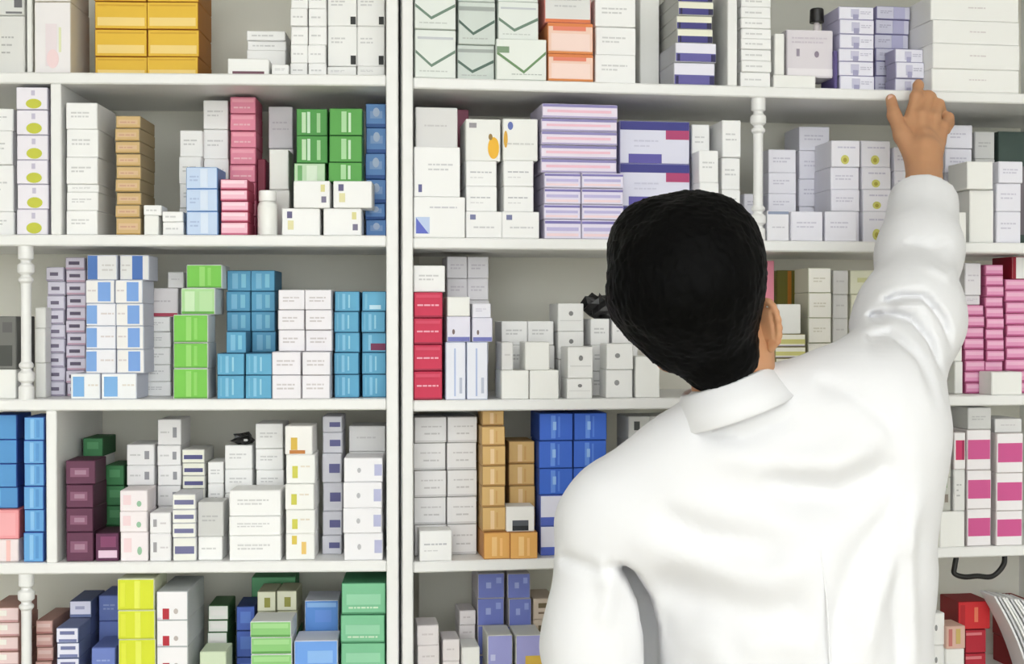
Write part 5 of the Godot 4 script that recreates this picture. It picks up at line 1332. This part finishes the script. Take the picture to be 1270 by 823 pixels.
	["L", "navystrip2", "cream_flat_carton", "thin cream carton with navy strip", ["rear stack beside grey-barred cartons"], "thin cream carton with navy strip in its stack", 85, 80, [-365.4, -326.9], [1282.5, 1259.7, 1238.2, 1216.7, 1192.5, 1168.3, 1144, 1110]],
	["L", "white_thin", "white_flat_carton", "flat white carton", ["beside front navy-striped stack"], "", 10, 50, [-325.8, -285.9], [1147.9, 1110]],
	["L", "grey", "grey_carton", "greyish carton with smudged print", ["on the flat white carton"], "", 14, 50, [-326.5, -284], [1204.6, 1147.9]],
	["L", "white", "white_carton", "small white carton", ["rear stack above greyish carton"], "small white carton in its stack", 80, 70, [-323.3, -296.7], [1261.4, 1225.2, 1179.5, 1110]],
	["L", "white", "white_carton", "wide white carton", ["front stack beside yellow-marked cartons"], "wide white carton in its stack", 5, 70, [-274.7, -191.1], [1223.6, 1182, 1150.8, 1110]],
	["L", "white", "white_carton", "white carton", ["rear stack under the black crumple"], "white carton in its stack", 85, 80, [-294.9, -248.3], [1289, 1248.6, 1208.2, 1167.8, 1110]],
	["L", "white", "white_carton", "white carton", ["taller rear stack by yellow marks"], "white carton in its stack", 85, 80, [-244.3, -197.5], [1325.1, 1283.4, 1247, 1210.6, 1167.5, 1110]],
	["L", "yellowmark", "white_carton", "white carton with yellow mark", ["stack beside wide white cartons"], "white carton with yellow mark in its stack", 10, 80, [-185.2, -137.4], [1280, 1233, 1191.3, 1152.2]],
	["L", "yellowmark2", "white_carton", "white carton with orange mark", ["under the yellow-marked cartons"], "", 10, 80, [-185.2, -137.4], [1152.2, 1110]],
	["L", "orangemark", "white_carton", "white carton with ochre mark", ["atop the yellow-marked cartons"], "", 14, 70, [-185.8, -140.4], [1326.6, 1280]],
	["L", "navymark", "grey_carton", "greyish carton with navy block", ["stack beside yellow-marked cartons"], "greyish carton with navy block in its stack", 60, 80, [-130.8, -97.6], [1338.7, 1312.1, 1277.4, 1229.3, 1181.3, 1141.2, 1110]],
	["L", "lavpatch", "white_carton", "white carton with lavender patch", ["front stack near the upright"], "white carton with lavender patch in its stack", 0, 80, [-91.2, -27.8], [1275.4, 1236.4, 1194.7, 1154.4, 1110]],
	["L", "greypale", "grey_carton", "greyish white carton", ["rear stack against the upright"], "greyish white carton in its stack", 90, 80, [-89.4, -27.5], [1320.2, 1276.9, 1233.5, 1190.2, 1144.1, 1110]],
	["R", "white_line", "white_carton", "bright white carton with text", ["in front of lined white stacks"], "", 0, 45, [31.8, 85.5], [1159.5, 1110]],
	["R", "whitelines", "white_carton", "white carton with fine grey lines", ["stack against the upright", "stack beside tan cartons"], "white carton with fine grey lines in its stack", 55, 90, [27, 81.9, 133.1], [1339.6, 1296.7, 1251.1, 1206.8, 1161.2, 1110]],
	["R", "orangetan", "orange_carton", "orange tan carton", ["base of tan stack by lined cartons", "base under the black-windowed carton"], "orange tan carton in its stack", 0, 90, [135.5, 180.6, 227.3], [1154, 1110]],
	["R", "tan2", "tan_carton", "tan carton with pale strip", ["column beside lined white cartons"], "tan carton with pale strip in its stack", 10, 80, [135.5, 175.4], [1326.2, 1294.5, 1261.5, 1228.4, 1194.1, 1154]],
	["R", "tan2", "tan_carton", "tan carton with pale strip", ["rear piece atop the tan column"], "", 30, 60, [138, 175.6], [1351.2, 1326.2]],
	["R", "tan2", "tan_carton", "tan carton with pale strip", ["column beside royal blue cartons"], "tan carton with pale strip in its stack", 55, 80, [186.1, 231.2], [1297.6, 1259.8, 1223.2, 1185.3, 1154]],
	["R", "blackwindow", "white_carton", "white carton with black window", ["on the orange tan base"], "", 3, 45, [174.4, 222.4], [1195.4, 1154]],
	["R", "bluewhite", "grey_carton", "pale carton with blue corner", ["under the royal blue cartons"], "pale carton with blue corner in its stack", 20, 90, [234.7, 345], [1209.9, 1159, 1110]],
	["R", "royal", "blue_carton", "royal blue carton with pale strip", ["column beside tan cartons", "column beside the white coat"], "royal blue carton with pale strip in its stack", 30, 80, [232.4, 291, 348.6], [1345.8, 1300.1, 1254.4, 1209.9]],
	["R", "whitespot", "white_carton", "white carton with dark spot", ["stack behind the coat, by blue", "stack behind the coat collar"], "white carton with dark spot in its stack", 70, 80, [394.1, 433.7, 474.9], [1336, 1296, 1254.5, 1213, 1110]],
	["R", "magenta", "white_carton", "white carton with magenta band", ["column beside the end cartons"], "white carton with magenta band in its stack", 2, 80, [977.7, 1023.7], [1311.1, 1241.5, 1174.6, 1110]],
	["R", "magenta", "white_carton", "white carton with magenta band", ["column at the end of shelf"], "white carton with magenta band in its stack", 0, 90, [1028.6, 1079.3], [1305, 1236.6, 1171, 1110]],
	["R", "grey", "grey_carton", "greyish carton", ["on the inner magenta-banded column"], "", 10, 70, [981.9, 1026.5], [1349.5, 1311.1]],
	["R", "greypale", "grey_flat_carton", "flat greyish white carton", ["on the end magenta-banded column"], "", 10, 80, [1034, 1085], [1329.3, 1305]],
	["R", "plain", "white_carton", "plain white carton", ["front, between coat and magenta columns"], "", 0, 60, [925.2, 972.3], [1171.8, 1110]],
	["R", "greenmess", "grey_carton", "greyish carton with green patch", ["rear stack beside the coat"], "greyish carton with green patch in its stack", 95, 80, [978.1, 1024.3], [1346.9, 1303.5, 1235.5, 1170.3, 1110]],
	["R", "greytext", "grey_carton", "narrow greyish white carton", ["under the crimson-block carton"], "", 1, 50, [952.1, 974.3], [1243.6, 1171.8]],
	["R", "magenta2", "white_carton", "small white carton with crimson block", ["beside the magenta columns"], "", 1, 50, [952.1, 974.3], [1307.5, 1243.6]],
	["R", "greenmess", "grey_carton", "narrow greyish carton with green patch", ["front pair beside the coat"], "narrow greyish carton with green patch in its stack", 3, 50, [926.6, 950.2], [1291, 1229.9, 1171.8]],
	["R", "yellowpale", "grey_carton", "pale yellow carton", ["half hidden behind the coat"], "", 10, 60, [899.2, 927.1], [1162.8, 1110]],
	["L", "pinkpale", "grey_flat_carton", "thin pale pink carton", ["stack by the lower spindle"], "thin pale pink carton in its stack", 30, 100, [-664.9, -616.2], [1033.2, 1008.4, 984.8, 961.3, 937.8, 912.9, 888.1, 867.1, 849]],
	["L", "pinktan", "tan_flat_carton", "thin pinkish tan carton", ["stack behind the lower spindle"], "thin pinkish tan carton in its stack", 60, 100, [-599.8, -571.1], [1003.7, 981.2, 960, 937.4, 913.5, 889.6, 865.7, 849]],
	["L", "navyline", "white_carton", "white carton with navy lines", ["front stack by pinkish tan cartons"], "white carton with navy lines in its stack", 10, 70, [-551.1, -514.1], [1004.1, 979.5, 954.8, 928.8, 902.9, 876.9, 849]],
	["L", "lavnavy", "lavender_carton", "lavender carton with navy base", ["rear stack by yellow green cartons"], "lavender carton with navy base in its stack", 90, 90, [-553.6, -516.5], [1030.2, 1001.9, 972.3, 940, 907.7, 875.4, 849]],
	["L", "bluemute", "blue_carton", "muted blue carton", ["between navy-lined and yellow green"], "muted blue carton in its stack", 20, 80, [-498.9, -459.1], [968.7, 913.9, 849]],
	["L", "bluemute", "blue_carton", "plain blue carton", ["behind the muted blue pair"], "plain blue carton in its stack", 120, 80, [-512.5, -476.3], [1033.1, 989.4, 849]],
	["L", "acid", "yellow_green_carton", "yellow green carton with pale strip", ["stack beside red-marked cartons"], "yellow green carton with pale strip in its stack", 0, 90, [-451.5, -391.6], [1083, 1032.6, 986, 935.5, 891.4, 849]],
	["L", "redmark", "white_carton", "white carton with red mark", ["stack beside yellow green cartons"], "white carton with red mark in its stack", 0, 130, [-389, -337.9], [1063.1, 1016.5, 973.8, 929.7, 888.2, 849]],
	["L", "greenpale", "grey_carton", "pale green white carton", ["front, beside red-marked cartons"], "pale green white carton in its stack", 10, 60, [-323.2, -279.4], [962.9, 921.2, 849]],
	["L", "greenedge", "white_carton", "small white green-edged carton", ["rear stack above pale green pair"], "small white green-edged carton in its stack", 90, 80, [-325.1, -290.4], [1020.1, 995.8, 975.6, 951.2, 924.2, 897.2, 870.1, 849]],
	["L", "navyblue", "navy_carton", "navy blue carton", ["stack between small white and green"], "navy blue carton in its stack", 100, 80, [-280.1, -247.8], [1016.3, 975.5, 930.7, 883.1, 849]],
	["L", "greenmid", "green_carton", "light green carton", ["front stack beside sky blue cartons"], "light green carton in its stack", 0, 70, [-240.5, -173.7], [1012.5, 986.5, 959.2, 930.6, 902, 876, 849]],
	["L", "olivesq", "cream_carton", "cream carton with olive square", ["rear pair beside navy blue stack", "rear pair beside sky blue cartons"], "cream carton with olive square in its stack", 100, 70, [-243.8, -211.5, -176.6], [1041.6, 1007.7, 971]],
	["L", "greendeep", "green_carton", "green carton", ["rear stack under cream cartons"], "green carton in its stack", 100, 80, [-243.8, -176.6], [971, 923.4, 875.7, 849]],
	["L", "greendeep", "green_carton", "green carton", ["rearmost stack behind cream cartons"], "green carton in its stack", 190, 60, [-268.3, -190.1], [1047.6, 999.5, 943, 886.5, 849]],
	["L", "skyblue2", "blue_carton", "sky blue carton", ["front stack beside mint cartons"], "sky blue carton in its stack", 0, 70, [-171.1, -100.2], [980.6, 928.6, 888.2, 849]],
	["L", "skyblue", "blue_carton", "sky blue carton with pale top", ["rear stack beside mint cartons"], "sky blue carton with pale top in its stack", 85, 80, [-164.1, -106.5], [1027.8, 975.1, 921, 872.3, 849]],
	["L", "mint", "mint_carton", "mint green carton", ["stack against the upright"], "mint green carton in its stack", 10, 100, [-95.9, -23.2], [1071.7, 1020.7, 974.9, 929, 884.5, 849]],
	["R", "cartonpink", "white_carton", "small white carton", ["stack against the lower upright"], "small white carton in its stack", 20, 60, [29.5, 66.4], [1002.3, 969.3, 929.6, 887.3, 849]],
	["R", "cartonpink", "white_carton", "small white carton", ["stack second from the upright"], "small white carton in its stack", 20, 60, [71.7, 100.8], [977.1, 941.4, 901.6, 849]],
	["R", "cartonpink", "plain_carton", "small whitish carton", ["rear stack beside lavender blue"], "small whitish carton in its stack", 90, 60, [106, 134.8], [1008.7, 984, 956.6, 929.3, 897.7, 864.9, 849]],
	["R", "plain", "white_carton", "small bright white carton", ["front stack by lavender blue cartons"], "small bright white carton in its stack", 5, 60, [101.8, 132.2], [966.4, 930.8, 893.9, 849]],
	["R", "lavblue", "lavender_carton", "lavender blue carton", ["rear stack beside whitish cartons"], "lavender blue carton in its stack", 90, 80, [137.5, 184.4], [1070.4, 1027.9, 981.3, 931.8, 882.4, 849]],
	["R", "lavblue", "lavender_carton", "lavender blue carton", ["rear stack beside brownish cartons"], "lavender blue carton in its stack", 90, 80, [189.9, 230.2], [1069, 1026.4, 979.6, 930, 880.4, 849]],
	["R", "lavblue2", "grey_carton", "pale lavender carton", ["front stack beside white cartons"], "pale lavender carton in its stack", 5, 75, [144.1, 186.7], [984.5, 931.5, 889.2, 849]],
	["R", "lavyellow", "grey_carton", "pale lavender carton with yellow corner", ["front stack beside the coat"], "pale lavender carton with yellow corner in its stack", 5, 75, [190.7, 236.2], [982.8, 929.7, 887.2, 849]],
	["R", "brownish", "grey_carton", "brownish white carton", ["rear stack beside the coat"], "brownish white carton in its stack", 90, 80, [232.9, 273.4], [1025, 989.1, 945, 889.7, 849]],
	["R", "scarlet", "scarlet_carton", "scarlet carton", ["above the crimson cartons"], "", 60, 70, [992.5, 1054.9], [1001.4, 951.3]],
	["R", "crimson", "crimson_carton", "crimson carton", ["stack below the black cable loop"], "crimson carton in its stack", 60, 70, [1004.7, 1045.8], [951.3, 909.7, 863.8, 849]],
	["R", "plain", "white_carton", "white carton", ["front pair beside crimson cartons"], "white carton in its stack", 0, 50, [939.9, 975.2], [934, 892.2, 849]],
	["R", "rosebox", "rose_carton", "rose and tan carton", ["on the front white pair"], "", 4, 50, [938.9, 975.8], [973.4, 934]],
	["R", "greydot2", "white_carton", "narrow white carton with dot", ["stack against the coat hem"], "narrow white carton with dot in its stack", 10, 60, [913.9, 941.9], [995.4, 939.6, 883.8, 849]],
	["R", "scarlet", "scarlet_carton", "scarlet carton", ["at the far end, behind papers"], "scarlet carton in its stack", 170, 70, [1154.2, 1194.6], [975.3, 899.7, 849]],
]
